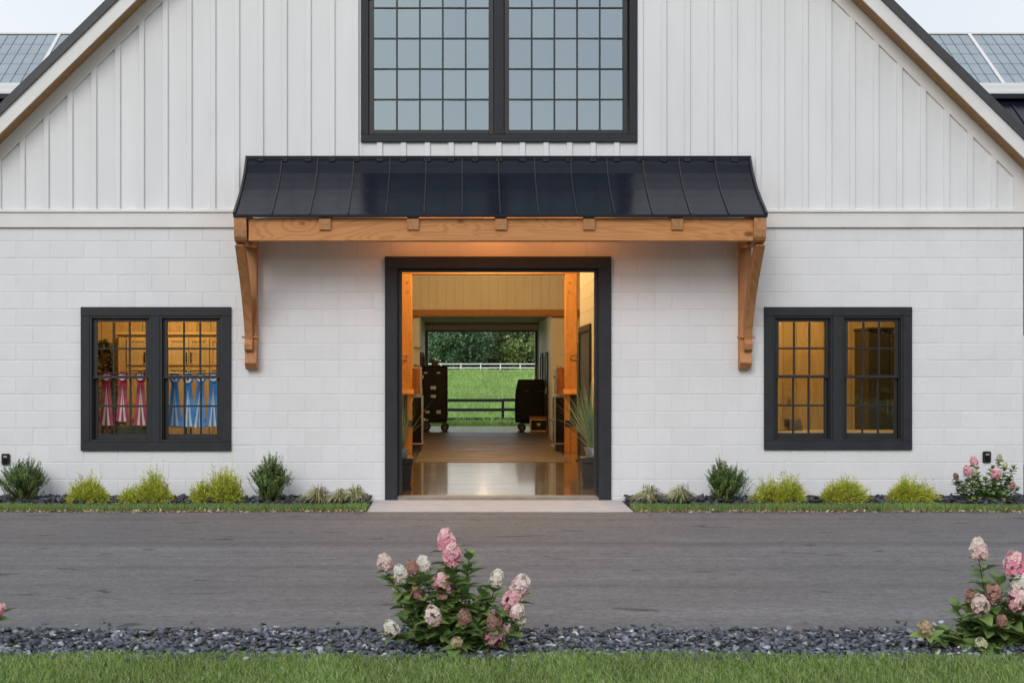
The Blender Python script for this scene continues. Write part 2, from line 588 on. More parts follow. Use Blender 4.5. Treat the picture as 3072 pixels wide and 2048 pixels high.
def asphalt_mat():
    m, nt, b = newmat('weathered_asphalt')
    v = pos(nt)
    streak = rng_map(nt, noise(nt, pos(nt, (0.30, 1.2, 1)), 2.4, 5, 0.65), 0.3, 0.7)
    c = mixc(nt, streak, (0.190, 0.185, 0.197), (0.258, 0.251, 0.266))
    blot = rng_map(nt, noise(nt, pos(nt, (0.5, 0.9, 1)), 0.9, 4), 0.35, 0.7)
    c = mixc(nt, math_n(nt, 'MULTIPLY', blot, 0.5), c, (0.138, 0.124, 0.122))
    agg = noise(nt, v, 210, 2, 0.8)
    c = mixc(nt, rng_map(nt, agg, 0.42, 0.62, 0.0, 0.55), c, (0.20, 0.195, 0.20))
    c = mixc(nt, rng_map(nt, agg, 0.44, 0.36, 0.0, 0.5), c, (0.045, 0.043, 0.045))
    mid = noise(nt, pos(nt, (1, 1, 1)), 30, 5, 0.8)
    c = mixc(nt, rng_map(nt, mid, 0.46, 0.66, 0.0, 0.7), c, (0.30, 0.295, 0.305))
    c = mixc(nt, rng_map(nt, mid, 0.48, 0.32, 0.0, 0.7), c, (0.06, 0.058, 0.062))
    blob = noise(nt, pos(nt, (0.8, 1.3, 1)), 9, 5, 0.7)
    c = mixc(nt, rng_map(nt, blob, 0.52, 0.72, 0.0, 0.5), c, (0.085, 0.080, 0.083))
    c = mixc(nt, rng_map(nt, blob, 0.46, 0.30, 0.0, 0.4), c, (0.25, 0.243, 0.248))
    lane = rng_map(nt, noise(nt, pos(nt, (0.012, 0.8, 1)), 1.9, 4, 0.6), 0.32, 0.68)
    c = mixc(nt, math_n(nt, 'MULTIPLY', lane, 0.55), c, (0.088, 0.080, 0.083))
    fine = rng_map(nt, noise(nt, pos(nt, (0.75, 1.5, 1)), 7.0, 6, 0.75), 0.52, 0.72)
    c = mixc(nt, math_n(nt, 'MULTIPLY', fine, 0.5), c, (0.072, 0.068, 0.072))
    dk = rng_map(nt, noise(nt, pos(nt, (1.1, 1.9, 1)), 1.9, 4, 0.55, 0.4), 0.645, 0.68)
    c = mixc(nt, math_n(nt, 'MULTIPLY', dk, 0.75), c, (0.045, 0.045, 0.048))
    # long paving joints that collect pale grit
    sp = node(nt, 'ShaderNodeSeparateXYZ')
    nt.links.new(v, sp.inputs[0])
    wob = math_n(nt, 'MULTIPLY', math_n(nt, 'SUBTRACT', noise(nt, pos(nt, (1, 0, 0)), 0.9, 4), 0.5), 0.16)
    for jy, w, cc, fac in ((-5.45, 0.045, (0.50, 0.49, 0.48), 0.95), (-3.75, 0.03, (0.05, 0.048, 0.048), 0.9), (-8.05, 0.02, (0.34, 0.33, 0.33), 0.5), (-6.55, 0.03, (0.07, 0.068, 0.068), 0.5)):
        d = math_n(nt, 'ABSOLUTE', math_n(nt, 'SUBTRACT', math_n(nt, 'ADD', sp.outputs[1], wob), jy))
        ln = rng_map(nt, d, 0.0, w, 1.0, 0.0)
        brk = rng_map(nt, noise(nt, pos(nt, (1, 9, 1)), 4.0, 5, 0.8), 0.50, 0.66)
        c = mixc(nt, math_n(nt, 'MULTIPLY', math_n(nt, 'MULTIPLY', ln, brk), fac), c, cc)
    for ty, tw in ((-4.35, 0.16), (-6.05, 0.17), (-7.1, 0.15)):      # worn wheel tracks
        d = math_n(nt, 'ABSOLUTE', math_n(nt, 'SUBTRACT', math_n(nt, 'ADD', sp.outputs[1], math_n(nt, 'MULTIPLY', wob, 3.0)), ty))
        tr = math_n(nt, 'MULTIPLY', rng_map(nt, d, 0.04, tw, 1.0, 0.0), rng_map(nt, noise(nt, pos(nt, (0.3, 3, 1)), 2.0, 4, 0.7), 0.35, 0.65))
        c = mixc(nt, math_n(nt, 'MULTIPLY', tr, 0.42), c, (0.085, 0.082, 0.087))
    vo = node(nt, 'ShaderNodeTexVoronoi')                             # oil drips and scuffs
    nt.links.new(pos(nt, (0.42, 1.15, 1)), vo.inputs['Vector'])
    vo.inputs['Scale'].default_value = 1.5
    dr = rng_map(nt, math_n(nt, 'ADD', vo.outputs['Distance'], math_n(nt, 'MULTIPLY', math_n(nt, 'SUBTRACT', blob, 0.5), 0.25)), 0.04, 0.11, 1.0, 0.0)
    sc_r = node(nt, 'ShaderNodeSeparateColor')
    nt.links.new(vo.outputs['Color'], sc_r.inputs[0])
    dr = math_n(nt, 'MULTIPLY', dr, rng_map(nt, sc_r.outputs[0], 0.45, 0.65))
    c = mixc(nt, math_n(nt, 'MULTIPLY', dr, 0.72), c, (0.04, 0.04, 0.043))
    nt.links.new(c, b.inputs['Base Color'])
    b.inputs['Roughness'].default_value = 0.78
    b.inputs['Specular IOR Level'].default_value = 0.35
    h = math_n(nt, 'ADD', agg, math_n(nt, 'MULTIPLY', noise(nt, v, 40, 3), 0.8))
    bump(nt, b, h, 0.7, 0.006)
    return m
M['asphalt'] = asphalt_mat()

def floor_mat():
    m, nt, b = newmat('polished_concrete')
    st = noise(nt, pos(nt, (0.35, 1.6, 1)), 2.2, 5, 0.62, 0.5)
    c = mixc(nt, rng_map(nt, st, 0.3, 0.7), (0.26, 0.21, 0.155), (0.16, 0.125, 0.09))  # tan is the warm lamp light put into the concrete colour
    ft = rng_map(nt, noise(nt, pos(nt, (1.2, 5, 1)), 5, 3), 0.62, 0.72)
    c = mixc(nt, math_n(nt, 'MULTIPLY', ft, 0.5), c, (0.10, 0.08, 0.06))
    nt.links.new(c, b.inputs['Base Color'])
    nt.links.new(rng_map(nt, st, 0.3, 0.7, 0.12, 0.22), b.inputs['Roughness'])
    b.inputs['Specular IOR Level'].default_value = 1.0
    b.inputs['Specular Tint'].default_value = (1.0, 0.91, 0.76, 1)  # creamy warmth of the reflections painted in as a tint
    b.inputs['Coat Weight'].default_value = 0.5
    b.inputs['Coat Roughness'].default_value = 0.06
    b.inputs['Coat Tint'].default_value = (1.0, 0.95, 0.86, 1)
    wv = noise(nt, pos(nt, (0.16, 1.5, 1)), 2.6, 3, 0.6)
    bump(nt, b, wv, 0.30, 0.02)
    return m
M['floor'] = floor_mat()
M['mat'] = surf('brown_rubber_floor', (0.052, 0.034, 0.020), (0.080, 0.053, 0.031), 3, (0.4, 2.5, 1), 0.36, 0.6, bmp=0.12, bsc=14, bst=(.5, 2, 1))
M['concrete'] = surf('pale_concrete', (0.56, 0.565, 0.60), (0.50, 0.505, 0.535), 4, rough=0.8, bmp=0.3, bsc=120)
M['grey_conc'] = surf('grey_concrete', (0.25, 0.245, 0.24), (0.19, 0.185, 0.18), 6, (1, 2, 1), rough=0.6, bmp=0.2, bsc=90)
M['soil'] = surf('dark_soil', (0.022, 0.021, 0.022), (0.04, 0.036, 0.034), 12, rough=0.9, bmp=0.5, bsc=40)
M['verge'] = surf('dry_verge_soil', (0.14, 0.085, 0.05), (0.08, 0.055, 0.035), 14, rough=0.9, bmp=0.5, bsc=60)
M['turf'] = surf('turf_ground', (0.035, 0.06, 0.018), (0.055, 0.08, 0.026), 10, rough=0.9, bmp=0.5, bsc=60)
M['field'] = surf('meadow_ground', (0.16, 0.27, 0.07), (0.22, 0.35, 0.10), 0.7, rough=0.85, bmp=0.7, bsc=3)

# ------------------------------------------------------------------ ground
GZ = -0.05
def hill(x, y):
    if y < 24:
        return -0.07
    if y < 34:
        t = (y - 24) / 10
        return -0.07 - 0.95 * (t * t * (3 - 2 * t))
    t = min((y - 34) / 138.0, 1.25)
    return -1.02 + 2.42 * t
ys = [-900, -200, -60, -30, -18, -8, 0, 8, 16, 24, 26, 28, 30, 32, 34, 38] + list(range(46, 230, 8)) + [260, 400, 1200, 2500]
xs = [-1500, -400, -150, -80, -40, -20, -12, -6, 0, 6, 12, 20, 40, 80, 150, 400, 1500]
mb = MB()
mb.v = [(x, y, hill(x, y)) for y in ys for x in xs]
nx = len(xs)
mb.f = [(j * nx + i, j * nx + i + 1, (j + 1) * nx + i + 1, (j + 1) * nx + i) for j in range(len(ys) - 1) for i in range(nx - 1)]
g = mb.build('ground', M['field'])
tag(g, 'green meadow ground rising behind the barn', None, kind='structure')

def sheet(name, x0, x1, y0, y1, z, mat, th=0.0, nx=1):
    m_ = MB()
    m_.box(x0, x1, y0, y1, z - max(th, 0.02), z, 0.004 if th else 0)
    o = m_.build(name, mat)
    tag(o, kind='structure')
    return o

def wavy_strip(name, x0, x1, ya, yb, z, mat, amp=0.03, n=160, seed=1):
    r = random.Random(seed)
    ph = [r.uniform(0, 6.28) for _ in range(8)]
    def w(x, o):
        return amp * (math.sin(x * 1.3 + ph[o]) * .5 + math.sin(x * 4.1 + ph[o + 1]) * .3 + math.sin(x * 9.7 + ph[o + 2]) * .2 + math.sin(x * 23.0 + ph[o]) * .14)
    m_ = MB()
    for i in range(n + 1):
        x = x0 + (x1 - x0) * i / n
        m_.v += [(x, ya + w(x, 0), z), (x, yb + w(x, 4), z), (x, ya + w(x, 0) - 0.002, z - 0.09), (x, yb + w(x, 4), z - 0.09)]
    for i in range(n):
        a = i * 4
        m_.f += [(a, a + 4, a + 5, a + 1), (a + 2, a + 6, a + 4, a), (a + 1, a + 5, a + 7, a + 3)]
    o = m_.build(name, mat)
    tag(o, kind='structure')
    return o

road = wavy_strip('driveway', -60, 60, -8.95, -1.36, GZ, M['asphalt'], 0.035, 1600, 3)
tag(road, 'weathered grey asphalt driveway')
verge = sheet('verge', -60, 60, -1.62, -0.9, GZ + 0.004 - 0.012, M['verge'])
tag(verge, 'dry brown soil edge along the driveway')
bed = sheet('stone_bed', -60, 60, -1.0, 0.05, GZ + 0.004, M['soil'])
tag(bed, 'dark soil bed under the slate along the barn wall')
fbed = sheet('stone_border', -60, 60, -9.95, -8.9, GZ - 0.022, M['soil'])
tag(fbed, 'dark soil under the slate border in front of the driveway')
lawn = sheet('lawn', -60, 60, -40, -9.82, GZ - 0.004, M['turf'])
tag(lawn, 'mown front lawn turf')
apron = MB().prism([(-1.36, GZ + 0.006), (-1.36, GZ - 0.1), (-0.022, GZ - 0.1), (-0.022, -0.036), (-0.03, -0.034)], 0, -1.49, 1.45).build('doorstep', M['concrete'])
tag(apron, 'pale concrete slab in front of the open barn door', kind='structure')

# ------------------------------------------------------------------ barn
barn = thing('barn', (0, 0, 0), 'white block and board barn with black windows and a wide open doorway', 'barn')
HW = 6.27
DOOR = (-1.36, 1.34, -0.1, 2.868)      # casing outside
WL = (-4.99, -3.197, 0.554, 2.267)
WR = (3.166, 4.93, 0.566, 2.267)
BW = (-1.647, 1.648, 4.233, 6.42)
ZB0, ZB1 = 3.215, 3.43                 # white band
SL = 0.98
def rake(C, x):
    return C - SL * abs(x)

def rect_minus(rects, o):
    out = []
    for (a, b, c, d) in rects:
        if o[0] >= b or o[1] <= a or o[2] >= d or o[3] <= c:
            out.append((a, b, c, d))
            continue
        if o[2] > c:
            out.append((a, b, c, o[2]))
        if o[3] < d:
            out.append((a, b, o[3], d))
        c2, d2 = max(c, o[2]), min(d, o[3])
        if o[0] > a:
            out.append((a, o[0], c2, d2))
        if o[1] < b:
            out.append((o[1], b, c2, d2))
    return out

def shrink(o, e):
    return (o[0] + e, o[1] - e, o[2] + e, o[3] - e)
opens = [shrink(DOOR, 0.05), shrink(WL, 0.05), shrink(WR, 0.05)]
opens[0] = (DOOR[0] + 0.05, DOOR[1] - 0.05, -1, DOOR[3] - 0.05)
mb = MB()
rects = [(-HW, HW, -0.15, 3.36)]
for o in opens:
    rects = rect_minus(rects, o)
for (a, b, c, d) in rects:
    mb.box(a, b, 0.0042, 0.2, c, d)
wall = mb.build('wall', M['block'], barn)
# concrete blocks, one by one
pitch, rowh, gap = 0.4064, 0.2032, 0.009
full = MB().box(-pitch / 2 + gap / 2, pitch / 2 - gap / 2, 0, 0.03, -rowh / 2 + gap / 2, rowh / 2 - gap / 2, 0.004).mesh('block')
cells = []
for r in range(-1, 17):
    z0 = 0.006 + r * rowh
    z1 = z0 + rowh
    js = set()
    x = -3.125 - 40 * pitch + (0 if r % 2 else pitch / 2)
    while x < 7:
        if -HW < x < -0.2:
            js.add(round(x, 4))
        x += pitch
    x = 2.073 - 40 * pitch + (0 if r % 2 else pitch / 2)
    while x < 7:
        if 0.1 < x < HW:
            js.add(round(x, 4))
        x += pitch
    js |= {-HW, HW, 1.87, -1.903}
    js = sorted(js)
    js = [j for i, j in enumerate(js) if i == 0 or j - js[i - 1] > 0.03]
    for a, b in zip(js, js[1:]):
        rs = [(a, b, z0, min(z1, 3.28))]
        for o in opens:
            rs = rect_minus(rs, o)
        for q in rs:
            if q[1] - q[0] > 0.025 and q[3] - q[2] > 0.02:
                cells.append(q)
def cell_rank(q):
    cx, cz = (q[0] + q[1]) / 2, (q[2] + q[3]) / 2
    hid = abs(cx) < 2.95 and cz > 2.96
    inview = -6.0 < cx < 6.25 and 0.0 < cz < 3.2 and not hid
    return -(q[1] - q[0]) * (q[3] - q[2]) * (1 if inview else 0.01)
cells.sort(key=cell_rank)
rest = MB()
for i, (a, b, c, d) in enumerate(cells):
    if i < 298:
        if abs(b - a - pitch) < 0.002 and abs(d - c - rowh) < 0.002:
            me = full
        else:
            w, h = (b - a) / 2 - gap / 2, (d - c) / 2 - gap / 2
            me = MB().box(-w, w, 0, 0.03, -h, h, 0.004).mesh('block')
        o = link('block', me, M['block'], wall)
        o.location = ((a + b) / 2, random.uniform(-0.0008, 0.0008), (c + d) / 2)
    else:
        rest.box(a + gap / 2, b - gap / 2, 0, 0.03, c + gap / 2, d - gap / 2, 0.004)
o = rest.build('further_blocks', M['block'], wall)
o['kind'] = 'stuff'

# gable wall backing, boards and battens
def gable_piece(mbx, x0, x1, y0, y1, zlo, C):
    xs_ = [x0, x1] if x0 * x1 >= 0 else [x0, 0.0, x1]
    top = [(x, rake(C, x)) for x in xs_]
    if min(t[1] for t in top) <= zlo:
        if x0 * x1 < 0:
            return
        a, b = (x0, x1) if abs(x0) < abs(x1) else (x1, x0)
        xe = math.copysign((C - zlo) / SL, b)
        if abs(xe) <= abs(a):
            return
        mbx.prism([(a, zlo), (xe, zlo), (a, rake(C, a))], 1, y0, y1)
        return
    pts = [(x0, zlo), (x1, zlo)] + [(x, z) for x, z in reversed(top)]
    mbx.prism(pts, 1, y0, y1)

sid = MB()
gable_piece(sid, -HW, BW[0] + 0.05, 0.03, 0.2, 3.3, 10.03)
gable_piece(sid, BW[1] - 0.05, HW, 0.03, 0.2, 3.3, 10.03)
sid.box(BW[0] + 0.05, BW[1] - 0.05, 0.03, 0.2, 3.3, BW[2] + 0.05)
gable_piece(sid, BW[0] + 0.05, BW[1] - 0.05, 0.03, 0.2, BW[3] - 0.03, 10.03)
siding = sid.build('gable_siding', M['board'], barn)
def bx(k):
    return k * (0.2845 if k < 0 else 0.2815)
CF = 9.84
for k in range(-23, 23):
    a, b = bx(k), bx(k + 1)
    a, b = max(a, -HW), min(b, HW)
    if b - a < 0.02:
        continue
    y = -0.002 + random.uniform(-0.0012, 0.0012)
    pcs = []
    if a >= BW[1] - 0.06 or b <= BW[0] + 0.06:
        pcs = [(a, b, 3.40, None)]
    elif a >= BW[0] - 0.01 and b <= BW[1] + 0.01:
        pcs = [(a, b, 3.40, BW[2] + 0.03), (a, b, BW[3] - 0.03, None)]
    else:
        e = BW[0] + 0.02 if a < 0 else BW[1] - 0.02
        inn = (e, b) if a < 0 else (a, e)
        out = (a, e) if a < 0 else (e, b)
        pcs = [(*inn, 3.40, BW[2] + 0.03), (*inn, BW[3] - 0.03, None), (*out, 3.40, None)]
    for (p, q, z0, z1) in pcs:
        m_ = MB()
        if z1 is None:
            gable_piece(m_, p + 0.001, q - 0.001, y, 0.028, z0, CF + 0.06)
        else:
            m_.box(p + 0.001, q - 0.001, y, 0.028, z0, z1)
        if m_.v:
            m_.build('board', M['board'], siding)
for k in range(-23, 24):
    x = bx(k)
    if abs(x) > HW - 0.03:
        continue
    w = 0.034
    segs = [(3.425, None)]
    if BW[0] < x < BW[1]:
        segs = [(3.9, BW[2] + 0.01), (BW[3] - 0.01, None)]
    for (z0, z1) in segs:
        m_ = MB()
        if z1 is None:
            if rake(CF + 0.09, x) > z0 + 0.05:
                m_.box(x - w, x + w, -0.030, -0.0035, z0, rake(CF + 0.09, x), 0.006)
        else:
            m_.box(x - w, x + w, -0.030, -0.0035, z0, z1, 0.006)
        if m_.v:
            m_.build('batten', M['board'], siding)
# band between block and board
band = MB().box(-HW - 0.02, HW + 0.02, -0.038, 0.03, ZB0, ZB1 - 0.035, 0.003).build('band_board', M['trim'], barn)
MB().prism([(-0.06, ZB1 - 0.034), (-0.06, ZB1 - 0.014), (-0.03, ZB1 + 0.004), (0.03, ZB1 + 0.004), (0.03, ZB1 - 0.034)], 0, -HW - 0.03, HW + 0.03).build('drip_cap', M['trim'], band)
# rake boards, soffit and roof edge
def slope_board(name, side, c0, c1, y0, y1, mat, parent, xe=8.3, bev=0.0):
    pts = [(0, c1), (0, c0), (side * xe, c0 - SL * xe), (side * xe, c1 - SL * xe)]
    return MB().prism(pts, 1, y0, y1).build(name, mat, parent)
for s in (-1, 1):
    slope_board('frieze_board', s, CF, 10.05, -0.036, 0.025, M['trim'], barn, 6.3)
    MB().box(s * 6.14, s * (HW + 0.03), -0.0345, 0.03, ZB1 + 0.005, rake(CF, 6.3) + 0.15).build('corner_board', M['trim'], barn)
    MB().prism([(0, 10.06), (0, 10.035), (s * 8.3, 10.035 - SL * 8.3), (s * 8.3, 10.06 - SL * 8.3)], 1, -0.305, 0.1).build('soffit', M['soffit'], barn)
    slope_board('fascia', s, 10.03, 10.235, -0.335, -0.307, M['trim'], barn)
    MB().prism([(0, 10.37), (0, 10.236), (s * 8.35, 10.236 - SL * 8.35), (s * 8.35, 10.37 - SL * 8.35)], 1, -0.365, 22.9).build('roof_slope', M['roof_edge'], barn)
    # block corner and the long side wall
    MB().box(s * (HW - 0.2), s * HW, 0.21, 23.0, -0.15, 3.9).build('side_wall', M['block'], barn)

# ---------------- wide doorway
dw = MB()
dw.box(DOOR[0], DOOR[0] + 0.147, -0.04, 0.03, -0.036, DOOR[3] - 0.142, 0.004)
dw.box(DOOR[1] - 0.147, DOOR[1], -0.04, 0.03, -0.036, DOOR[3] - 0.142, 0.004)
dw.box(DOOR[0], DOOR[1], -0.044, 0.03, DOOR[3] - 0.14, DOOR[3], 0.004)
doorway = dw.build('door_frame', M['slate'], barn)
jl, jr, jt = DOOR[0] + 0.155, DOOR[1] - 0.155, DOOR[3] - 0.15
j = MB().box(jl - 0.09, jl, 0.031, 0.26, 0.0, jt + .1).box(jr, jr + 0.09, 0.031, 0.26, 0.0, jt + .1).box(jl, jr, 0.031, 0.26, jt, jt + 0.1)
j.build('jamb', M['slate'], doorway)
MB().box(jl, jl + 0.045, 0.06, 0.11, 0.03, jt - 0.03, 0.003).build('door_stop', M['sash'], doorway)
MB().box(jr - 0.04, jr, 0.06, 0.11, 0.05, jt - 0.03, 0.003).build('door_stop', M['sash'], doorway)
MB().box(jl, jr, 0.06, 0.11, jt - 0.03, jt, 0.003).build('door_stop', M['sash'], doorway)

# ---------------- double windows of the ground floor
def window(x0, x1, z0, z1, units):
    cw = 0.106
    m_ = MB()
    m_.box(x0, x0 + cw, -0.035, 0.03, z0 + cw, z1 - cw, 0.003).box(x1 - cw, x1, -0.035, 0.03, z0 + cw, z1 - cw, 0.003)
    m_.box(x0, x1, -0.038, 0.03, z1 - cw + 0.001, z1, 0.003).box(x0, x1, -0.038, 0.03, z0, z0 + cw - 0.001, 0.003)
    m_.box(units[0][1], units[1][0], -0.034, 0.03, z0 + cw, z1 - cw, 0.003)
    w = m_.build('window', M['slate'], barn)
    zt, zb = z1 - cw, z0 + cw
    for (a, b) in units:
        # outer frame with two steps
        f = MB()
        t = 0.026
        f.box(a, a + t, -0.024, 0.16, zb, zt, 0.003).box(b - t, b, -0.024, 0.16, zb, zt, 0.003)
        f.box(a + t, b - t, -0.024, 0.16, zt - t, zt, 0.003).box(a + t, b - t, -0.03, 0.16, zb, zb + t, 0.003)
        f.box(a + t, a + t + .012, 0.02, 0.15, zb + t, zt - t).box(b - t - .012, b - t, 0.02, 0.15, zb + t, zt - t)
        f.build('frame', M['sash'], w)
        ga, gb = a + 0.094, b - 0.066       # glass
        ga, gb = a + 0.080, b - 0.080
        mid = zb + (zt - zb) * 0.505
        for (u0, u1, y, rail, top, nm) in ((mid, zt - t, 0.03, 0.036, 0.048, 'upper'), (zb + t, mid + 0.03, 0.075, 0.062, 0.030, 'lower')):
            s = MB()
            sa, sb = a + t + 0.013, b - t - 0.013
            s.box(sa, ga, y, y + 0.035, u0, u1, 0.003).box(gb, sb, y, y + 0.035, u0, u1, 0.003)
            if nm == 'upper':
                s.box(sa - 0.008, sb + .008, y - 0.014, y + 0.034, u0 - 0.004, u0 + rail - 0.004, 0.003)
                s.box(ga, gb, y + 0.001, y + 0.034, u1 - 0.042, u1, 0.003)
                g0, g1 = u0 + rail, u1 - 0.046
            else:
                s.box(ga, gb, y + 0.001, y + 0.034, u0, u0 + rail, 0.003)
                s.box(ga, gb, y + 0.001, y + 0.034, u1 - 0.032, u1, 0.003)
                g0, g1 = u0 + rail, u1 - 0.03
            s.build('sash', M['sash'], w)
            mw = 0.011
            for i in (1, 2):
                xm = ga + (gb - ga) * i / 3
                MB().box(xm - mw, xm + mw, y + 0.002, y + 0.028, g0, g1, 0.004).build('muntin', M['sash'], w)
            zm = (g0 + g1) / 2
            MB().box(ga, gb, y + 0.004, y + 0.026, zm - mw, zm + mw, 0.004).build('muntin', M['sash'], w)
            for i in range(3):
                for (q0, q1) in ((g0, zm), (zm, g1)):
                    p0, p1 = ga + (gb - ga) * i / 3, ga + (gb - ga) * (i + 1) / 3
                    tl = random.uniform(-0.0012, 0.0012)
                    tz = random.uniform(-0.0008, 0.0008)
                    MB().poly([(p0, y + 0.015 + tl, q0), (p1, y + 0.015 - tl, q0), (p1, y + 0.015 - tl + tz, q1), (p0, y + 0.015 + tl + tz, q1)], [(0, 1, 2, 3)]).build('pane', M['glass'], w)
    return w
w1 = window(*WL, [(-4.886, -4.149), (-4.046, -3.301)])
tag(w1, 'double sash window with ribbons hanging behind it')
w2 = window(*WR, [(3.272, 3.985), (4.098, 4.824)])
tag(w2, 'double sash window of the panelled office')

# ---------------- tall arched window in the gable
x0, x1, z0, z1 = BW
m_ = MB()
cw = 0.092
m_.box(x0, x0 + cw, -0.045, 0.03, z0 + cw, z1, 0.004).box(x1 - cw, x1, -0.045, 0.03, z0 + cw, z1, 0.004)
m_.box(x0, x1, -0.048, 0.03, z0, z0 + cw - 0.001, 0.004)
m_.box(-0.06, 0.06, -0.05, 0.03, z0 + cw, z1, 0.004)
arc = []
for i in range(25):
    t = -1 + 2 * i / 24
    arc.append((1.555 * t, 5.93 + 0.26 * (1 - t * t)))
pts = [(x0 + cw, z1)] + [(x0 + cw, 5.93)] + arc + [(x1 - cw, 5.93), (x1 - cw, z1)]
for p, q in zip(pts[1:], pts[2:]):
    if abs(q[0] - p[0]) > 1e-5:
        m_.prism([(p[0], p[1]), (q[0], q[1]), (q[0], z1), (p[0], z1)], 1, -0.04, 0.03)
m_.box(x0, x1, -0.05, 0.03, z1 + 0.001, z1 + 0.09, 0.004)
bw = m_.build('window', M['slate'], barn)
tag(bw, 'tall arched gable window with a grid of small panes')
for (a, b) in ((-1.492, -0.122), (0.122, 1.478)):
    s = MB()
    sf = 0.058
    zb_ = z0 + cw + 0.006
    s.box(a - sf, a, -0.012, 0.04, zb_, z1, 0.003).box(b, b + sf, -0.012, 0.04, zb_, z1, 0.003)
    s.box(a, b, -0.012, 0.04, zb_, zb_ + 0.05, 0.003)
    s.build('sash', M['sash'], bw)
    gz = zb_ + 0.05
    rows = [gz + 0.3645 * i for i in range(6)]
    rows = [r for r in rows if r < z1] + [z1]
    cols = [a + (b - a) * i / 5 for i in range(6)]
    for xm in cols[1:-1]:
        MB().box(xm - 0.0105, xm + 0.0105, 0.0, 0.03, gz, z1, 0.004).build('muntin', M['sash'], bw)
    for zm in rows[1:-1]:
        MB().box(a, b, 0.002, 0.028, zm - 0.0105, zm + 0.0105, 0.004).build('muntin', M['sash'], bw)
    for i in range(5):
        for r0, r1 in zip(rows, rows[1:]):
            tl, tz = random.uniform(-.003, .003), random.uniform(-.002, .002)
            MB().poly([(cols[i], 0.014 + tl, r0), (cols[i + 1], 0.014 - tl, r0), (cols[i + 1], 0.014 - tl + tz, r1), (cols[i], 0.014 + tl + tz, r1)], [(0, 1, 2, 3)]).build('pane', M['high_glass'], bw)

# ---------------- timber canopy
prof = [(0.0, 4.055), (-0.07, 3.955), (-0.16, 3.842), (-0.29, 3.728), (-0.43, 3.616), (-0.58, 3.518), (-0.73, 3.427), (-0.88, 3.340), (-1.015, 3.262)]
XL, XR = -3.02, 3.005
cb = MB()
cb.prism([(-0.958, 3.215), (-0.958, 3.0), (-0.80, 3.0), (-0.80, 3.215)], 0, -2.86, 2.86)
canopy_beam = MB().box(-2.858, 2.858, -0.955, -0.80, 2.975, 3.232, 0.006)
canopy = canopy_beam.build('canopy', M['timber_x'], barn)
canopy['label'] = 'fir timber canopy over the doorway with a curved black metal roof'
npan = 14
for i in range(npan):
    a, b = XL + (XR - XL) * i / npan, XL + (XR - XL) * (i + 1) / npan
    m_ = MB()
    n = len(prof)
    dy, dz = 0.0, -0.012
    m_.prism([(y, z) for y, z in prof] + [(y, z - 0.012) for y, z in reversed(prof)], 0, a + 0.0005, b - 0.0005)
    m_.build('roof_panel', M['metal_roof'], canopy)
def seam(x, w=0.0065, h=0.021, name='seam'):
    m_ = MB()
    up = []
    for i, (y, z) in enumerate(prof):
        p0, p1 = prof[max(i - 1, 0)], prof[min(i + 1, len(prof) - 1)]
        d = Vector((p1[0] - p0[0], p1[1] - p0[1])).normalized()
        nrm = Vector((d.y, -d.x)) if d.y < 0 and -d.x > 0 else Vector((d.y, -d.x))
        up.append((y + nrm.x * h, z + nrm.y * h))
    m_.prism([(y, z + 0.0005) for y, z in prof] + list(reversed(up)), 0, x - w, x + w)
    return m_.build(name, M['seam'], canopy)
for i in range(1, npan):
    seam(XL + (XR - XL) * i / npan)
seam(XL + 0.008, 0.012, 0.03, 'edge_trim')
seam(XR - 0.008, 0.012, 0.03, 'edge_trim')
MB().box(XL, XR, -1.026, -1.012, 3.236, 3.268, 0.003).build('drip_edge', M['metal_roof'], canopy)
MB().box(XL, XR, -0.04, -0.0325, 4.04, 4.068, 0.002).build('flashing', M['metal_roof'], canopy)
for k in range(-10, 11):
    MB().box(bx(k) - 0.04, bx(k) + 0.04, -0.058, -0.0408, 4.02, 4.05, 0.003).build('flashing_tab', M['metal_roof'], canopy)
soff = [(y, z - 0.016) for y, z in prof[:-1]]
MB().prism(soff + [(y, z - 0.02) for y, z in reversed(soff)], 0, XL + 0.02, XR - 0.02).build('roof_boards', M['timber_x'], canopy)
for x in (-1.99, -0.995, 0.0, 0.995, 1.99):
    w = 0.066
    MB().prism([(0.0, 3.95), (-0.3, 3.68), (-0.6, 3.47), (-0.985, 3.235), (-1.0, 3.205), (-0.985, 3.10), (-0.956, 3.10), (-0.5, 3.36), (0.0, 3.72)], 0, x - w, x + w).build('rafter', M['timber_y'], canopy)
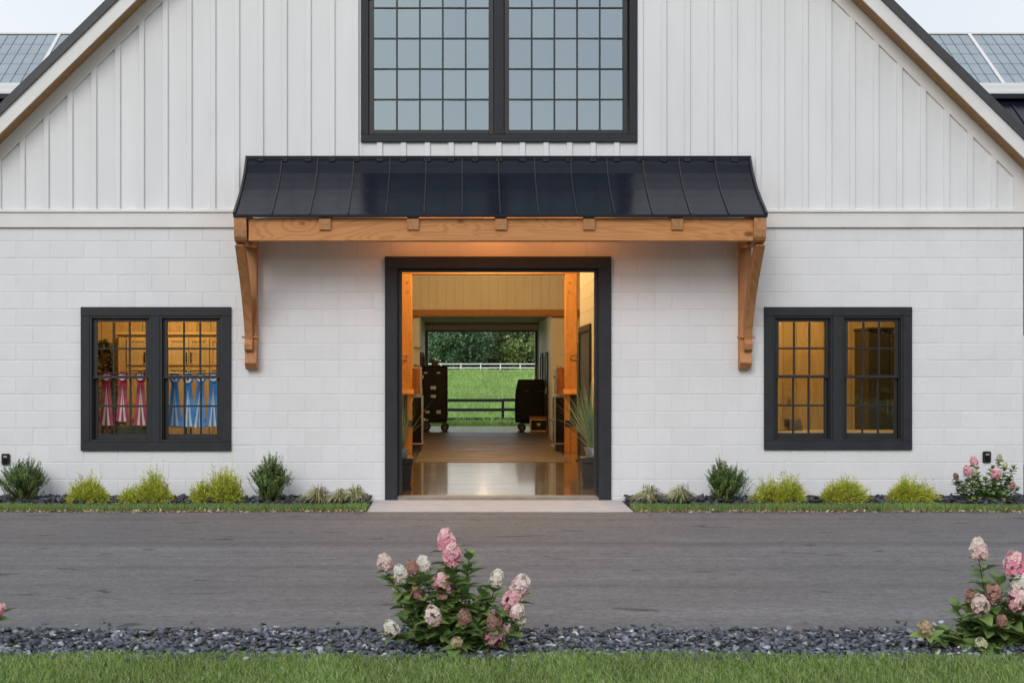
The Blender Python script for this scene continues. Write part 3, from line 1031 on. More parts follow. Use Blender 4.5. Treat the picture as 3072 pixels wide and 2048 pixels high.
for s, xc in ((-1, -2.945), (1, 2.925)):
    w = 0.07
    arm = MB().prism([(0.0, 2.962), (-0.90, 2.962), (-0.955, 2.985), (-0.985, 3.02), (-1.003, 3.10), (-1.008, 3.17), (-1.012, 3.25), (-0.6, 3.25), (0.0, 3.25)], 0, xc - w, xc + w).build('bracket_arm', M['timber_y'], canopy)
    MB().box(xc - w + .002, xc + w - .002, -0.86, -0.3, 3.205 + .046, 3.295, 0.003).build('top_block', M['timber_y'], canopy)
    post = MB().prism([(0.0, 1.525), (-0.10, 1.525), (-0.175, 1.60), (-0.14, 1.74), (-0.14, 2.96), (0.0, 2.96)], 0, xc - 0.068, xc + 0.068)
    post.build('bracket_post', M['timber_z'], canopy)
    outer, inner = [], []
    for i in range(13):
        t = i / 12
        y = -0.10 - 0.80 * t ** 1.45
        z = 1.80 + 1.16 * t ** 0.92
        outer.append((y - 0.055, z - 0.04))
        inner.append((y + 0.075, z + 0.055))
    foot = [(-0.135, 1.76), (-0.175, 1.735), (-0.215, 1.76), (-0.222, 1.82)]
    inner = [(y, min(z, 2.961)) for y, z in inner]
    outer = [(y, min(z, 2.961)) for y, z in outer]
    outer = [p for p in outer if p[1] > 1.84]
    bxo = xc + s * 0.02
    MB().prism([(-0.05, 1.86)] + foot + outer + list(reversed(inner)), 0, bxo - 0.046, bxo + 0.046).build('bracket_brace', M['timber_z'], canopy)
    MB().tube([(xc - 0.105, -0.165, 1.905), (xc + 0.105, -0.165, 1.905)], 0.012, 8).build('peg', M['timber_x'], canopy)
    MB().box(xc - s * 0.07 - s * 0.05, xc - s * 0.069, -0.80, -0.5, 2.93, 2.975, 0.004).build('cleat', M['timber_y'], canopy)

def lamp(name, loc, label, power, r=0.07, color=(1.0, 0.60, 0.25), group=None, spot=None, cat='lamp', rad=0.05, drop=0.07):
    t = thing(name, loc, label, cat, group)
    x, y, z = loc
    MB().lathe([(r * 1.25, 0.03), (r * 1.25, 0.0), (r, -0.012), (r, 0.001)], (x, y, z), 20).build('housing', M['iron'], t)
    MB().lathe([(r * 0.95, -0.006), (r * 0.95, 0.002)], (x, y, z), 20).build('lens', M['lamp'], t)
    d = bpy.data.lights.new('lamp_light', 'SPOT' if spot else 'POINT')
    d.energy = power
    d.color = color
    d.shadow_soft_size = rad
    if spot:
        d.spot_size = R(spot)
        d.spot_blend = 0.8
    o = link('lamp_light', d, None, t)
    o.location = (x, y, z - drop)
    return t
for i, x in enumerate((-0.92, -0.06, 0.90)):
    lamp('canopy_lamp', (x, -0.50, 3.40), 'small warm downlight under the canopy roof, %s of three' % ('left', 'middle', 'right')[i], (5.5, 9, 6)[i], 0.05, (1.0, 0.37, 0.075), 'canopy downlights', rad=0.05)

# ------------------------------------------------------------------ hall behind the doorway
floor = MB().box(jl - 0.02, jr + 0.02, -0.02, 0.27, -0.045, 0.0, 0.006)
fl = MB()
fl.box(-6.0, 6.0, 0.271, 16.8, -0.1, 0.0)
fl.box(-1.5, 1.7, 16.8, 22.75, -0.1, 0.0)
flo = fl.build('floor', M['floor'])
tag(flo, 'polished concrete floor of the barn hall with warm light in its tan colour', kind='structure')
th = floor.build('threshold', M['grey_conc'])
tag(th, 'grey concrete door sill of the barn hall', kind='structure')
def mat_piece(x0, x1, y0, y1, label):
    o = MB().box(x0, x1, y0, y1, -0.004, 0.007, 0.003).build('floor_mat', M['mat'])
    tag(o, label, 'mat', 'rubber floor mats')
mat_piece(-1.22, 1.36, 6.75, 12.7, 'brown rubber mat nearest the door with a drain in it')
mat_piece(-1.36, 1.5, 12.95, 18.6, 'brown rubber mat running into the far passage')
drain = thing('floor_drain', (0, 10.5, 0.004), 'narrow slotted steel drain set in the nearer rubber mat', 'drain')
MB().box(-0.40, 0.26, 10.42, 10.60, 0.006, 0.010, 0.001).build('grate_frame', M['iron'], drain)
for i in range(20):
    MB().box(-0.385 + i * 0.032, -0.385 + i * 0.032 + 0.015, 10.44, 10.58, 0.010, 0.016, 0.002).build('grate_bar', M['chrome'], drain)

hall = MB()
hall.box(-1.60, -1.45, 0.26, 7.1, 0, 4.3)
hall.box(1.53, 1.68, 0.26, 7.1, 0, 4.3)
hall.box(-6.0, -1.45, 16.8, 17.0, 0, 2.75)
hall.box(1.63, 6.0, 16.8, 17.0, 0, 2.75)
hall.box(-1.65, -1.45, 17.0, 22.75, 0, 2.8)
hall.box(1.63, 1.83, 17.0, 22.75, 0, 2.8)
hall.box(-6.07, -5.9, 7.1, 16.8, 0, 4.3)
hall.box(5.9, 6.07, 7.1, 16.8, 0, 4.3)
hall.box(-5.9, -1.6, 6.9, 7.1, 0, 4.3)
hall.box(1.68, 5.9, 6.9, 7.1, 0, 4.3)
hw = hall.build('hall_wall', M['block_in'], barn)
blk = MB()
def wall_blocks_x(x, sgn, y0, y1, z1, odd0=0):
    r = 0
    while r * rowh < z1 - 0.05:
        y = y0 - (pitch / 2 if (r + odd0) % 2 else 0)
        while y < y1:
            a, b = max(y, y0), min(y + pitch, y1)
            if b - a > 0.04:
                blk.box(x, x + sgn * 0.005, a + 0.006, b - 0.006, r * rowh + 0.006, min((r + 1) * rowh, z1) - 0.006, 0.003)
            y += pitch
        r += 1
def wall_blocks_y(y, x0, x1, z1):
    r = 0
    while r * rowh < z1 - 0.05:
        x = x0 - (pitch / 2 if r % 2 else 0)
        while x < x1:
            a, b = max(x, x0), min(x + pitch, x1)
            if b - a > 0.04:
                blk.box(a + 0.006, b - 0.006, y - 0.005, y, r * rowh + 0.006, min((r + 1) * rowh, z1) - 0.006, 0.003)
            x += pitch
        r += 1
wall_blocks_x(1.53, -1, 0.3, 7.1, 4.2)
wall_blocks_x(-1.45, 1, 0.3, 7.1, 4.2)
wall_blocks_x(1.63, -1, 17.0, 22.75, 2.78)
wall_blocks_x(-1.45, 1, 17.0, 22.75, 2.78)
wall_blocks_y(16.8, 1.63, 3.3, 2.74)
wall_blocks_y(16.8, -3.2, -1.45, 2.74)
o = blk.build('hall_blocks', M['block_in'], hw)
o['kind'] = 'stuff'
# beadboard above the passage
bb = MB().box(-6.0, 6.0, 16.84, 17.0, 2.751, 4.3).build('beadboard_wall', M['beadboard'], barn)
for i in range(-16, 17):
    MB().box(0.09 + i * 0.2 - 0.097, 0.09 + i * 0.2 + 0.097, 16.828, 16.8395, 2.90, 4.28, 0.004).build('bead_board', M['beadboard'], bb)
MB().box(-5.9, 5.9, 16.64, 16.815, 2.752, 2.905, 0.006).build('passage_beam', M['beam_in'], barn)
MB().box(-5.9, 5.9, 9.62, 9.84, 3.273, 3.52, 0.006).build('hall_beam', M['beam_in'], barn)
MB().box(-6.0, 6.0, 0.21, 17.0, 4.30, 4.36).build('hall_ceiling', M['beadboard'], barn)
pc = MB().box(-1.45, 1.63, 17.0, 22.75, 2.805, 2.86).build('passage_ceiling', M['ceil'], barn)
for i in range(14):
    MB().box(-1.44 + i * 0.219, -1.44 + i * 0.219 + 0.212, 17.02, 22.5, 2.792, 2.8045, 0.003).build('ceiling_board', M['ceil'], pc)
MB().box(-1.44, 1.62, 22.45, 22.75, 2.74, 2.79).build('header_strip', M['trunk_wood'], barn)
fw = MB()
fw.box(-6.07, -1.40, 22.76, 22.96, -0.1, 4.5).box(1.58, 6.07, 22.76, 22.96, -0.1, 4.5).box(-1.40, 1.58, 22.76, 22.96, 2.56, 4.5)
rw = fw.build('rear_wall', M['block_in'], barn)
MB().box(-1.405, -1.36, 22.70, 22.98, 0, 2.56).box(1.535, 1.585, 22.70, 22.98, 0, 2.56).box(-1.405, 1.585, 22.70, 22.98, 2.545, 2.585).build('rear_door_frame', M['iron'], barn)
for s, xa, xb in ((-1, -1.585, -1.356), (1, 1.448, 1.675)):
    p = MB().box(xa, xb, 9.6, 9.85, 0.0, 3.272, 0.012).build('hall_post', M['post'], barn)
    xi = xb if s < 0 else xa
    for zz in (2.95, 3.12):
        MB().tube([(xi - s * 0.0 + s * 0.07, 9.585, zz), (xi + s * 0.07, 9.603, zz)], 0.018, 8).build('peg', M['beam_in'], p)
    # blanket hook
    xh = (xa + xb) / 2 + s * 0.04
    z = at(0, 1073, 9.6)[1]
    hk = [(xh + 0.06, 9.6, z + 0.035), (xh + 0.06, 9.54, z + 0.04), (xh - 0.01, 9.52, z + 0.042), (xh - 0.055, 9.52, z + 0.02), (xh - 0.065, 9.52, z - 0.01),
          (xh - 0.045, 9.52, z - 0.04), (xh + 0.0, 9.54, z - 0.05), (xh + 0.06, 9.6, z - 0.05)]
    MB().tube(hk, 0.009, 6).build('blanket_hook', M['iron'], p)
    # low stall front standing against the post
    sx0, sx1 = (xa - 0.12, xb + 0.005) if s < 0 else (xa - 0.005, xb + 0.12)
    st = thing('stall_front', ((sx0 + sx1) / 2, 9.45, 0), 'short fir stall front with sloped cap against the %s post' % ('left' if s < 0 else 'right'), 'stall front', 'stall fronts')
    w = 0.085
    MB().box(sx0 + .005, sx0 + w, 9.42, 9.59, 0.0, 1.075, 0.006).build('stile', M['post'], st)
    MB().box(sx1 - w, sx1 - .005, 9.42, 9.59, 0.0, 1.075, 0.006).build('stile', M['post'], st)
    MB().box(sx0 + w, sx1 - w, 9.45, 9.57, 0.62, 1.06, 0.002).build('dark_slot', M['iron'], st)
    MB().box(sx0 - 0.01, sx1 + 0.01, 9.405, 9.418, 0.49, 0.60, 0.004).build('iron_rail', M['iron'], st)
    MB().box(sx0 + w + .001, sx1 - w - .001, 9.44, 9.58, 0.0, 0.48, 0.004).build('kick_panel', M['post'], st)
    MB().prism([(9.36, 1.07), (9.36, 1.095), (9.60, 1.165), (9.60, 1.076)], 0, sx0 - 0.03, sx1 + 0.03).build('cap', M['post'], st)
# dark wall end and stall door beside the right post
MB().box(1.50, 1.56, 7.12, 7.45, 0.0, 1.99, 0.006).build('stall_door_edge', M['iron'], barn)
MB().box(1.46, 1.535, 7.10, 7.3, 0.0, 0.03, 0.006).build('door_foot', M['iron'], barn)
def side_door(x, s, y0, y1, ztop, name='stall_door'):
    """a dark door with frame in a side wall, s the way the wall faces"""
    d = MB().box(x, x + s * 0.012, y0 + 0.1, y1 - 0.1, 0.01, ztop - 0.1, 0.003).build(name, M['dark_door'], barn)
    f = MB().box(x, x + s * 0.035, y0, y0 + 0.1, 0.0, ztop, 0.004).box(x, x + s * 0.035, y1 - 0.1, y1, 0.0, ztop, 0.004).box(x, x + s * 0.037, y0 + .1, y1 - .1, ztop - 0.1, ztop, 0.004)
    f.build('frame', M['slate'], d)
    MB().box(x + s * 0.013, x + s * 0.06, y0 + 0.16, y0 + 0.19, 0.95, 1.1, 0.004).build('handle', M['chrome'], d)
side_door(1.524, -1, 4.85, 7.0, 2.22)
for (x, s) in ((1.624, -1), (-1.444, 1)):
    side_door(x, s, 18.0, 19.1, 1.95)
    side_door(x, s, 20.2, 21.3, 1.95)
# iron bridle hooks on the left passage corner
for zz in (2.02, 1.62):
    MB().tube([(-1.55, 16.79, zz), (-1.50, 16.70, zz + 0.02), (-1.44, 16.66, zz - 0.03), (-1.38, 16.66, zz + 0.03)], 0.012, 6).build('bridle_hook', M['iron'], barn)

for i, y in enumerate((2.2, 5.2, 8.4, 12.6)):
    lamp('hall_lamp', (0.05, y, 4.27), ('round ceiling lamp of the hall, %s from the door' % ('first', 'second', 'third', 'fourth')[i]), (95, 115, 390, 200)[i], 0.12, (1.0, 0.63, 0.26), 'hall ceiling lamps', rad=0.12)

lamp('passage_lamp', (0.06, 17.2, 2.79), 'flat round lamp on the passage ceiling', 22, 0.10, (1.0, 0.80, 0.55), None, rad=0.01, drop=0.016)

# ---- trunks and cases
def wheel(t, x, y, r, w=0.05):
    wh = MB().tube([(x, y - w / 2, r), (x, y - w / 2 + 0.008, r), (x, y + w / 2 - 0.008, r), (x, y + w / 2, r)], [r * 0.9, r, r, r * 0.9], 20).build('wheel', M['rubber'], t, False)
    MB().tube([(x, y - w / 2 - 0.006, r), (x, y + w / 2 + 0.006, r)], r * 0.34, 12).build('hub', M['zinc'], wh)
    MB().prism([(x - 0.03, r * 0.8), (x + 0.03, r * 0.8), (x + 0.05, r * 2.15), (x - 0.05, r * 2.15)], 1, y - w / 2 - 0.016, y - w / 2 - 0.0065).build('fork', M['iron'], wh)

def edging(t, x0, x1, y0, y1, z0, z1, mat, e=0.022, p=0.004):
    m_ = MB()
    for xx in (x0, x1):
        for yy in (y0, y1):
            sx, sy = (1 if xx == x0 else -1), (1 if yy == y0 else -1)
            m_.box(xx - sx * p, xx + sx * e, yy - sy * p, yy + sy * e, z0, z1)
    for zz in (z0, z1):
        sz = 1 if zz == z0 else -1
        for yy in (y0, y1):
            sy = 1 if yy == y0 else -1
            m_.box(x0 + e, x1 - e, yy - sy * p, yy + sy * e, zz - sz * p, zz + sz * e)
        for xx in (x0, x1):
            sx = 1 if xx == x0 else -1
            m_.box(xx - sx * p, xx + sx * e, y0 + e, y1 - e, zz - sz * p, zz + sz * e)
    return m_.build('metal_edging', mat, t)

for s in (-1, 1):
    side = 'left' if s < 0 else 'right'
    xi = -1.17 if s < 0 else 1.275                      # side towards the aisle
    xo = xi + s * 0.62
    a, b = min(xi, xo), max(xi, xo)
    y0, y1 = 9.9, 10.5
    t = thing('tack_cabinet', ((a + b) / 2, (y0 + y1) / 2, 0), 'tall black cabinet with steel edges behind the %s post' % side, 'cabinet', 'tack cabinets')
    MB().box(a, b, y0, y1, 0.15, 1.03, 0.008).build('body', M['black'], t)
    edging(t, a, b, y0, y1, 0.145, 1.035, M['chrome'])
    MB().box(a + 0.03, b - 0.03, y0 + 0.02, y1 - 0.02, 0.0, 0.144).build('plinth', M['iron'], t)
    lx = xi - s * 0.004
    MB().box(lx - s * 0.05, lx, y0 + 0.02, y0 + 0.09, 0.585, 0.62, 0.005).box(lx - s * .1, lx - s * .04, y0 + 0.035, y0 + 0.07, 0.578, 0.60, 0.004).build('latch', M['chrome'], t)
    for zz in (0.4, 0.75):
        MB().box(lx - s * 0.012, lx, 10.1, 10.3, zz, zz + 0.03, 0.003).build('strap', M['chrome'], t)
    t = thing('wooden_chest', ((a + b) / 2, (y0 + y1) / 2, 1.045), 'brown wooden trunk standing on the %s black cabinet' % side, 'trunk', 'brown tack trunks')
    b2, a2 = (b, a + .03) if s > 0 else (b - .03, a)
    MB().box(a2, b2, y0 + 0.02, y1 - 0.05, 1.06, 1.56, 0.008).build('body', M['trunk_wood'], t)
    edging(t, a2, b2, y0 + 0.02, y1 - 0.05, 1.058, 1.562, M['chrome'], 0.016)
    MB().box(a2 + 0.1, b2 - 0.1, y0 + 0.1, y1 - 0.1, 1.0395, 1.0565).build('foot', M['iron'], t)
    xt = xi + s * 0.09
    MB().tube([(xt - 0.05, y0 + .3, 1.565), (xt - 0.03, y0 + .3, 1.60), (xt + 0.03, y0 + .3, 1.60), (xt + 0.05, y0 + .3, 1.565)], 0.010, 6).build('carry_handle', M['brass'], t)
    MB().box(xi - s * 0.012 if s > 0 else xi - .03, (xi if s > 0 else xi - .018) + .03, y0 + .2, y0 + .26, 1.36, 1.42, 0.004).build('latch', M['chrome'], t)

# tall black road case under a shiny cover, on castors
t = thing('rolling_case', (-1.1, 19.6, 0), 'tall shiny black rolling case with steel handles in the passage', 'case')
x0, x1, y0, y1 = -1.415, -0.80, 19.3, 20.0
m_ = MB()
m_.box(x0, x1, y0, y1, 0.24, 1.612, 0.025)
body = m_.build('body', M['black'], t)
MB().box(x0 - 0.008, x1 + 0.012, y0 - 0.01, y1 + 0.01, 1.175, 1.19, 0.006).build('lid_joint', M['iron'], body)
for (px, py, w, h) in ((330, 743, 20, 9), (402, 743, 20, 9), (373, 826, 30, 20), (373, 874, 28, 16), (340, 962, 22, 14), (403, 962, 24, 20)):
    X, Z = at(1100 + px / 1.8664, 720 + py / 1.8664, 19.3)
    ww, hh = w / 1.8664 * 37.3 / 4518, h / 1.8664 * 37.3 / 4518
    MB().box(X - ww / 2, X + ww / 2, y0 - 0.006, y0 + 0.01, Z - hh / 2, Z + hh / 2, 0.002).box(X - ww * .38, X + ww * .38, y0 - 0.02, y0 - .0065, Z - hh / 2, Z - hh * .2, 0.003).build('steel_handle', M['zinc'], t)
for zz in (0.4, 0.7, 0.95, 1.3):
    MB().box(x1 + 0.001, x1 + 0.018, y0 + 0.05, y0 + 0.12, zz, zz + 0.05, 0.004).build('latch', M['chrome'], t)
MB().box(x0 + 0.03, x1 - 0.03, y0 + 0.03, y1 - 0.03, 0.2, 0.239).build('chassis', M['iron'], t)
for xx in (x0 + 0.09, x1 - 0.07):
    for yy in (y0 + 0.06, y1 - 0.06):
        wheel(t, xx, yy, 0.10, 0.07)
hat = MB().lathe([(0.17, 0.012), (0.172, 0.0), (0.10, 0.004), (0.088, 0.03), (0.082, 0.09), (0.06, 0.115), (0.02, 0.10)], (at(1305, 1090, 19.6)[0], 19.6, 1.612), 20)
h_ = hat.build('hat', M['felt'], None, True)
tag(h_, 'brown felt hat lying on top of the tall black case', 'hat')

t = thing('covered_case', (1.25, 19.6, 0), 'wide black case under a soft fitted cover by the right passage wall', 'case')
x0, x1, y0, y1 = 0.97, 1.60, 19.3, 20.0
bm_v = MB()
n = 10
rows_ = 9
ring = []
for r in range(rows_):
    z = 0.22 + (1.283 - 0.22) * r / (rows_ - 1)
    bul = 0.075 * math.sin(math.pi / 2 * min(1.0, (1 - r / (rows_ - 1)) * 1.7))
    sag = 0.012 * math.sin(r * 2.1)
    rad = 0.06
    pts = []
    for (cx, cy_, a0) in ((x1 - rad, y1 - rad, 0), (x0 + rad - bul, y1 - rad, 90), (x0 + rad - bul + sag, y0 + rad, 180), (x1 - rad, y0 + rad, 270)):
        for k in range(4):
            a = R(a0 + 30 * k)
            pts.append((cx + rad * math.cos(a), cy_ + rad * math.sin(a), z - (0.02 if r == rows_ - 1 else 0)))
    ring.append(pts)
ctop = [(x * 0.94 + 1.25 * 0.06, y * 0.94 + 19.65 * 0.06, 1.283) for x, y, z in ring[-1]]
ring.append(ctop)
k = len(ring[0])
for rr in ring:
    bm_v.v += rr
for r in range(len(ring) - 1):
    for i in range(k):
        bm_v.f.append((r * k + i, r * k + (i + 1) % k, (r + 1) * k + (i + 1) % k, (r + 1) * k + i))
bm_v.f.append(tuple(range((len(ring) - 1) * k, len(ring) * k)))
bm_v.f.append(tuple(range(k - 1, -1, -1)))
bm_v.build('cover', M['matt_black'], t, True)
for q in range(5):
    yy = y0 + 0.1 + q * 0.11
    MB().tube([(x0 - 0.07, yy, 0.24), (x0 - 0.073, yy + 0.015, 0.5), (x0 - 0.072, yy, 0.75), (x0 - 0.055, yy - 0.01, 1.0), (x0 + 0.0, yy, 1.25)], 0.013, 6).build('cover_fold', M['black'], t, True)
for px in (895, 975):
    X, Z = at(1100 + px / 1.8664, 720 + 847 / 1.8664, 19.3)
    MB().tube([(X - 0.05, y0 - 0.002, Z), (X - 0.05, y0 - 0.03, Z + .01), (X + 0.05, y0 - 0.03, Z + .01), (X + 0.05, y0 - 0.002, Z)], 0.009, 6).build('handle', M['brass'], t)
MB().box(x0 + 0.03, x1 - 0.03, y0 + 0.05, y1 - 0.05, 0.19, 0.221).build('chassis', M['iron'], t)
for xx in (x0 + 0.08, x1 - 0.08):
    for yy in (y0 + 0.06, y1 - 0.08):
        wheel(t, xx, yy, 0.095, 0.055)

t = thing('small_trunk', (1.42, 18.2, 0), 'small black trunk with brass edges in front of the covered case', 'trunk')
x0, x1, y0, y1 = 1.20, 1.61, 18.2, 18.55
MB().box(x0, x1, y0, y1, 0.0, 0.05, 0.004).build('plinth', M['trunk_wood'], t)
MB().box(x0 + .004, x1 - .004, y0 + .004, y1 - .004, 0.051, 0.33, 0.006).build('body', M['black'], t)
edging(t, x0 + .004, x1 - .004, y0 + .004, y1 - .004, 0.052, 0.33, M['brass'], 0.016)
MB().box(x0 - 0.012, x1 + 0.004, y0 - 0.012, y1, 0.336, 0.40, 0.008).build('lid', M['trunk_wood'], t)
MB().prism([(1.355, 0.24), (1.37, 0.18), (1.43, 0.18), (1.445, 0.24)], 1, y0 - 0.012, y0 - 0.001).build('lock_plate', M['brass'], t)

# ---- planters with tall grass
def planter(xc, yc, side, lean, seed, n=190):
    r_ = np.random.default_rng(seed)
    t = thing('planter', (xc, yc, 0), 'square black planter inside the %s door jamb' % side, 'planter', 'door planters')
    m_ = MB()
    zs = [(0.0, 0.155), (0.035, 0.155), (0.05, 0.142), (0.32, 0.160), (0.335, 0.172), (0.40, 0.176)]
    for z, h in zs:
        m_.v += [(xc - h, yc - h, z), (xc + h, yc - h, z), (xc + h, yc + h, z), (xc - h, yc + h, z)]
    for i in range(len(zs) - 1):
        for k in range(4):
            m_.f.append((i * 4 + k, i * 4 + (k + 1) % 4, i * 4 + 4 + (k + 1) % 4, i * 4 + 4 + k))
    m_.f += [(3, 2, 1, 0), tuple(range(len(zs) * 4 - 4, len(zs) * 4))]
    m_.build('box', M['planter'], t)
    p = thing('potted_grass', (xc, yc, 0.40), 'tall spiky green grass in a zinc pot on the %s planter' % side, 'plant', 'potted door grasses')
    MB().lathe([(0.095, 0.0), (0.125, 0.115), (0.135, 0.12), (0.13, 0.10)], (xc, yc, 0.401), 20).build('zinc_pot', M['zinc'], p)
    base = np.stack([xc + r_.normal(0, 0.035, n), yc + r_.normal(0, 0.035, n), np.full(n, 0.49)], 1)
    L = r_.uniform(0.45, 0.98, n)
    ang = r_.uniform(0, 6.283, n)
    spread = np.abs(r_.normal(0, 0.30, n)) + 0.04
    d = np.stack([np.cos(ang) * spread + lean, np.sin(ang) * spread * 0.8 - .03, np.ones(n)], 1)
    d = norm(d)
    k = 7
    tt = np.linspace(0, 1, k)[None, :, None]
    droop = r_.uniform(0.05, 0.5, n)[:, None, None] * spread[:, None, None]
    P = base[:, None] + d[:, None] * tt * L[:, None, None] + np.array([0, 0, -1])[None, None] * droop * tt ** 2 * L[:, None, None]
    P = P + np.stack([np.cos(ang), np.sin(ang) * .7, 0 * ang], 1)[:, None] * droop * tt ** 2 * L[:, None, None] * .6
    W = (0.011 * (1 - np.linspace(0, 1, k) ** 2 * 0.9))[None] * r_.uniform(0.6, 1.2, n)[:, None]
    c0 = np.array([[0.17, 0.29, 0.15], [0.11, 0.21, 0.12], [0.30, 0.38, 0.20], [0.34, 0.36, 0.20]])[r_.integers(0, 4, n)]
    C = np.repeat(c0[:, None], k, 1)
    V, F, Cc = ribbons(P, W, C, norm(np.stack([np.ones(n), r_.normal(0, .7, n), np.zeros(n)], 1)))
    link('blades', fast_mesh('blades', V, F, Cc), M['grass'], p)
planter(1.255, 1.35, 'right', -0.08, 5)
planter(-1.235, 1.20, 'left', 0.02, 6, 60)

# ------------------------------------------------------------------ rooms behind the two windows
def room(x0, x1, back, name):
    m_ = MB()
    m_.box(x0, x1, 0.21, back + 0.1, -0.05, 0.0).box(x0, x1, 0.21, back + 0.1, 2.9, 2.95)
    m_.box(x0, x0 + 0.03, 0.21, back, 0, 2.9).box(x1 - 0.03, x1, 0.21, back, 0, 2.9).box(x0, x1, back, back + 0.1, 0, 2.9)
    o = m_.build(name, M['plank'], barn)
    x = x0 + 0.04
    while x < x1 - 0.2:
        MB().box(x, x + 0.185, back - 0.016, back - 0.001, 0.0, 2.89, 0.004).build('wall_plank', M['plank'], o)
        x += 0.19
    return o
room(-6.05, -1.61, 2.9, 'kitchen_lining')
room(1.69, 6.05, 2.9, 'office_lining')
lamp('room_lamp', (-4.2, 1.5, 2.87), 'ceiling lamp of the kitchen behind the ribbons', 74, 0.10, (1.0, 0.70, 0.31), 'room lamps', rad=0.10)
lamp('room_lamp', (4.0, 1.5, 2.87), 'ceiling lamp of the panelled office', 70, 0.10, (1.0, 0.70, 0.31), 'room lamps', rad=0.10)
# cupboards
cab = thing('kitchen_cupboard', (-4.2, 2.6, 0), 'wall of pale maple cupboards seen through the ribbon window', 'cupboard')
cx0 = -5.12
MB().box(cx0, -2.6, 2.50, 2.88, 0.0, 1.99, 0.004).build('carcass', M['cabinet'], cab)
MB().box(cx0 - 0.03, -2.58, 2.46, 2.88, 1.991, 2.03, 0.006).build('cornice', M['cabinet'], cab)
dwid = 0.282
for i in range(8):
    a = cx0 + 0.12 + i * dwid
    for (z0, z1) in ((1.58, 1.95), (0.85, 1.555), (0.08, 0.80)):
        d = MB().box(a + 0.004, a + dwid - 0.004, 2.482, 2.499, z0, z1, 0.003).build('cupboard_door', M['cabinet'], cab)
        f = 0.045
        fr = MB().box(a + .004, a + f, 2.470, 2.4815, z0, z1, 0.003).box(a + dwid - f, a + dwid - .004, 2.470, 2.4815, z0, z1, 0.003)
        fr.box(a + f, a + dwid - f, 2.470, 2.4815, z1 - f, z1, 0.003).box(a + f, a + dwid - f, 2.470, 2.4815, z0, z0 + f, 0.003)
        fr.build('door_frame', M['cabinet'], d)
        hx = a + dwid - 0.03 if i % 2 == 0 else a + 0.03
        zh = z0 + 0.11 if z0 > 1.5 else z1 - 0.11
        MB().box(hx - 0.008, hx + 0.008, 2.440, 2.456, zh - 0.07, zh + 0.07, 0.003).box(hx - .006, hx + .006, 2.456, 2.4695, zh - .06, zh - .045).box(hx - .006, hx + .006, 2.456, 2.4695, zh + .045, zh + .06).build('pull', M['iron'], d)
# ornamental fir in the kitchen corner
fir = thing('potted_fir', (-5.10, 1.55, 0), 'dark potted fir at the left edge of the ribbon window', 'plant')
n = 2600
tq = rng.uniform(0, 1, n)
an = rng.uniform(0, 6.283, n)
rad = 0.30 * (1 - tq) ** 0.8 * rng.uniform(0.3, 1, n) + 0.01
Bp = np.stack([-5.10 + np.cos(an) * rad, 1.55 + np.sin(an) * rad, 0.45 + tq * 1.45], 1)
D = norm(np.stack([np.cos(an), np.sin(an), rng.normal(-.1, .4, n)], 1))
V, F, C = leaf_quads(Bp, D, unit(n), rng.uniform(.05, .1, n), np.full(n, 0.02), np.array([[0.018, 0.028, 0.015]]) * rng.uniform(.6, 1.5, (n, 1)))
link('needles', fast_mesh('needles', V, F, C), M['leaves'], fir)
MB().tube([(-5.10, 1.55, 0.2), (-5.10, 1.55, 1.9)], [0.02, 0.006], 6).build('stem', M['bark'], fir)
MB().lathe([(0.12, 0.0), (0.15, 0.28), (0.14, 0.28)], (-5.10, 1.55, 0.0), 16).build('pot', M['planter'], fir)
# side board below the ribbons with a bag
sb = thing('window_bench', (-4.1, 0.55, 0), 'wooden bench along the ribbon window sill', 'bench')
MB().box(-4.95, -3.2, 0.42, 0.80, 0.66, 0.70, 0.006).build('seat', M['cabinet'], sb)
for xx in (-4.9, -3.3):
    MB().box(xx, xx + 0.06, 0.45, 0.78, 0.0, 0.659, 0.004).build('leg', M['cabinet'], sb)
bag = MB()
bag.lathe([(0.02, 0.0), (0.14, 0.01), (0.17, 0.06), (0.14, 0.12), (0.06, 0.15), (0.01, 0.155)], (0, 0, 0), 18)
me = bag.mesh('bag')
for (x, sx, lab) in ((-4.58, 1.0, 'olive canvas bag below the left crimson ribbon'), (-4.36, 1.1, 'olive canvas bag below the middle crimson ribbon')):
    o = link('canvas_bag', me, M['olive'], None, True)
    o.location = (x, 0.60, 0.70)
    o.scale = (sx, 0.8, 0.9 + 0.15 * (sx - 1) * 10)
    tag(o, lab, 'bag', 'canvas bags')
bx_ = MB().box(-4.275, -4.215, 0.5, 0.56, 0.701, 0.80, 0.004).build('carton', M['paper'])
tag(bx_, 'small white carton below the right crimson ribbon', 'carton')
rod = MB().tube([(-4.9, 0.305, 1.475), (-3.29, 0.305, 1.475)], 0.007, 8).build('ribbon_rod', M['iron'])
tag(rod, 'thin black rod behind the window that carries the ribbons', 'rod')

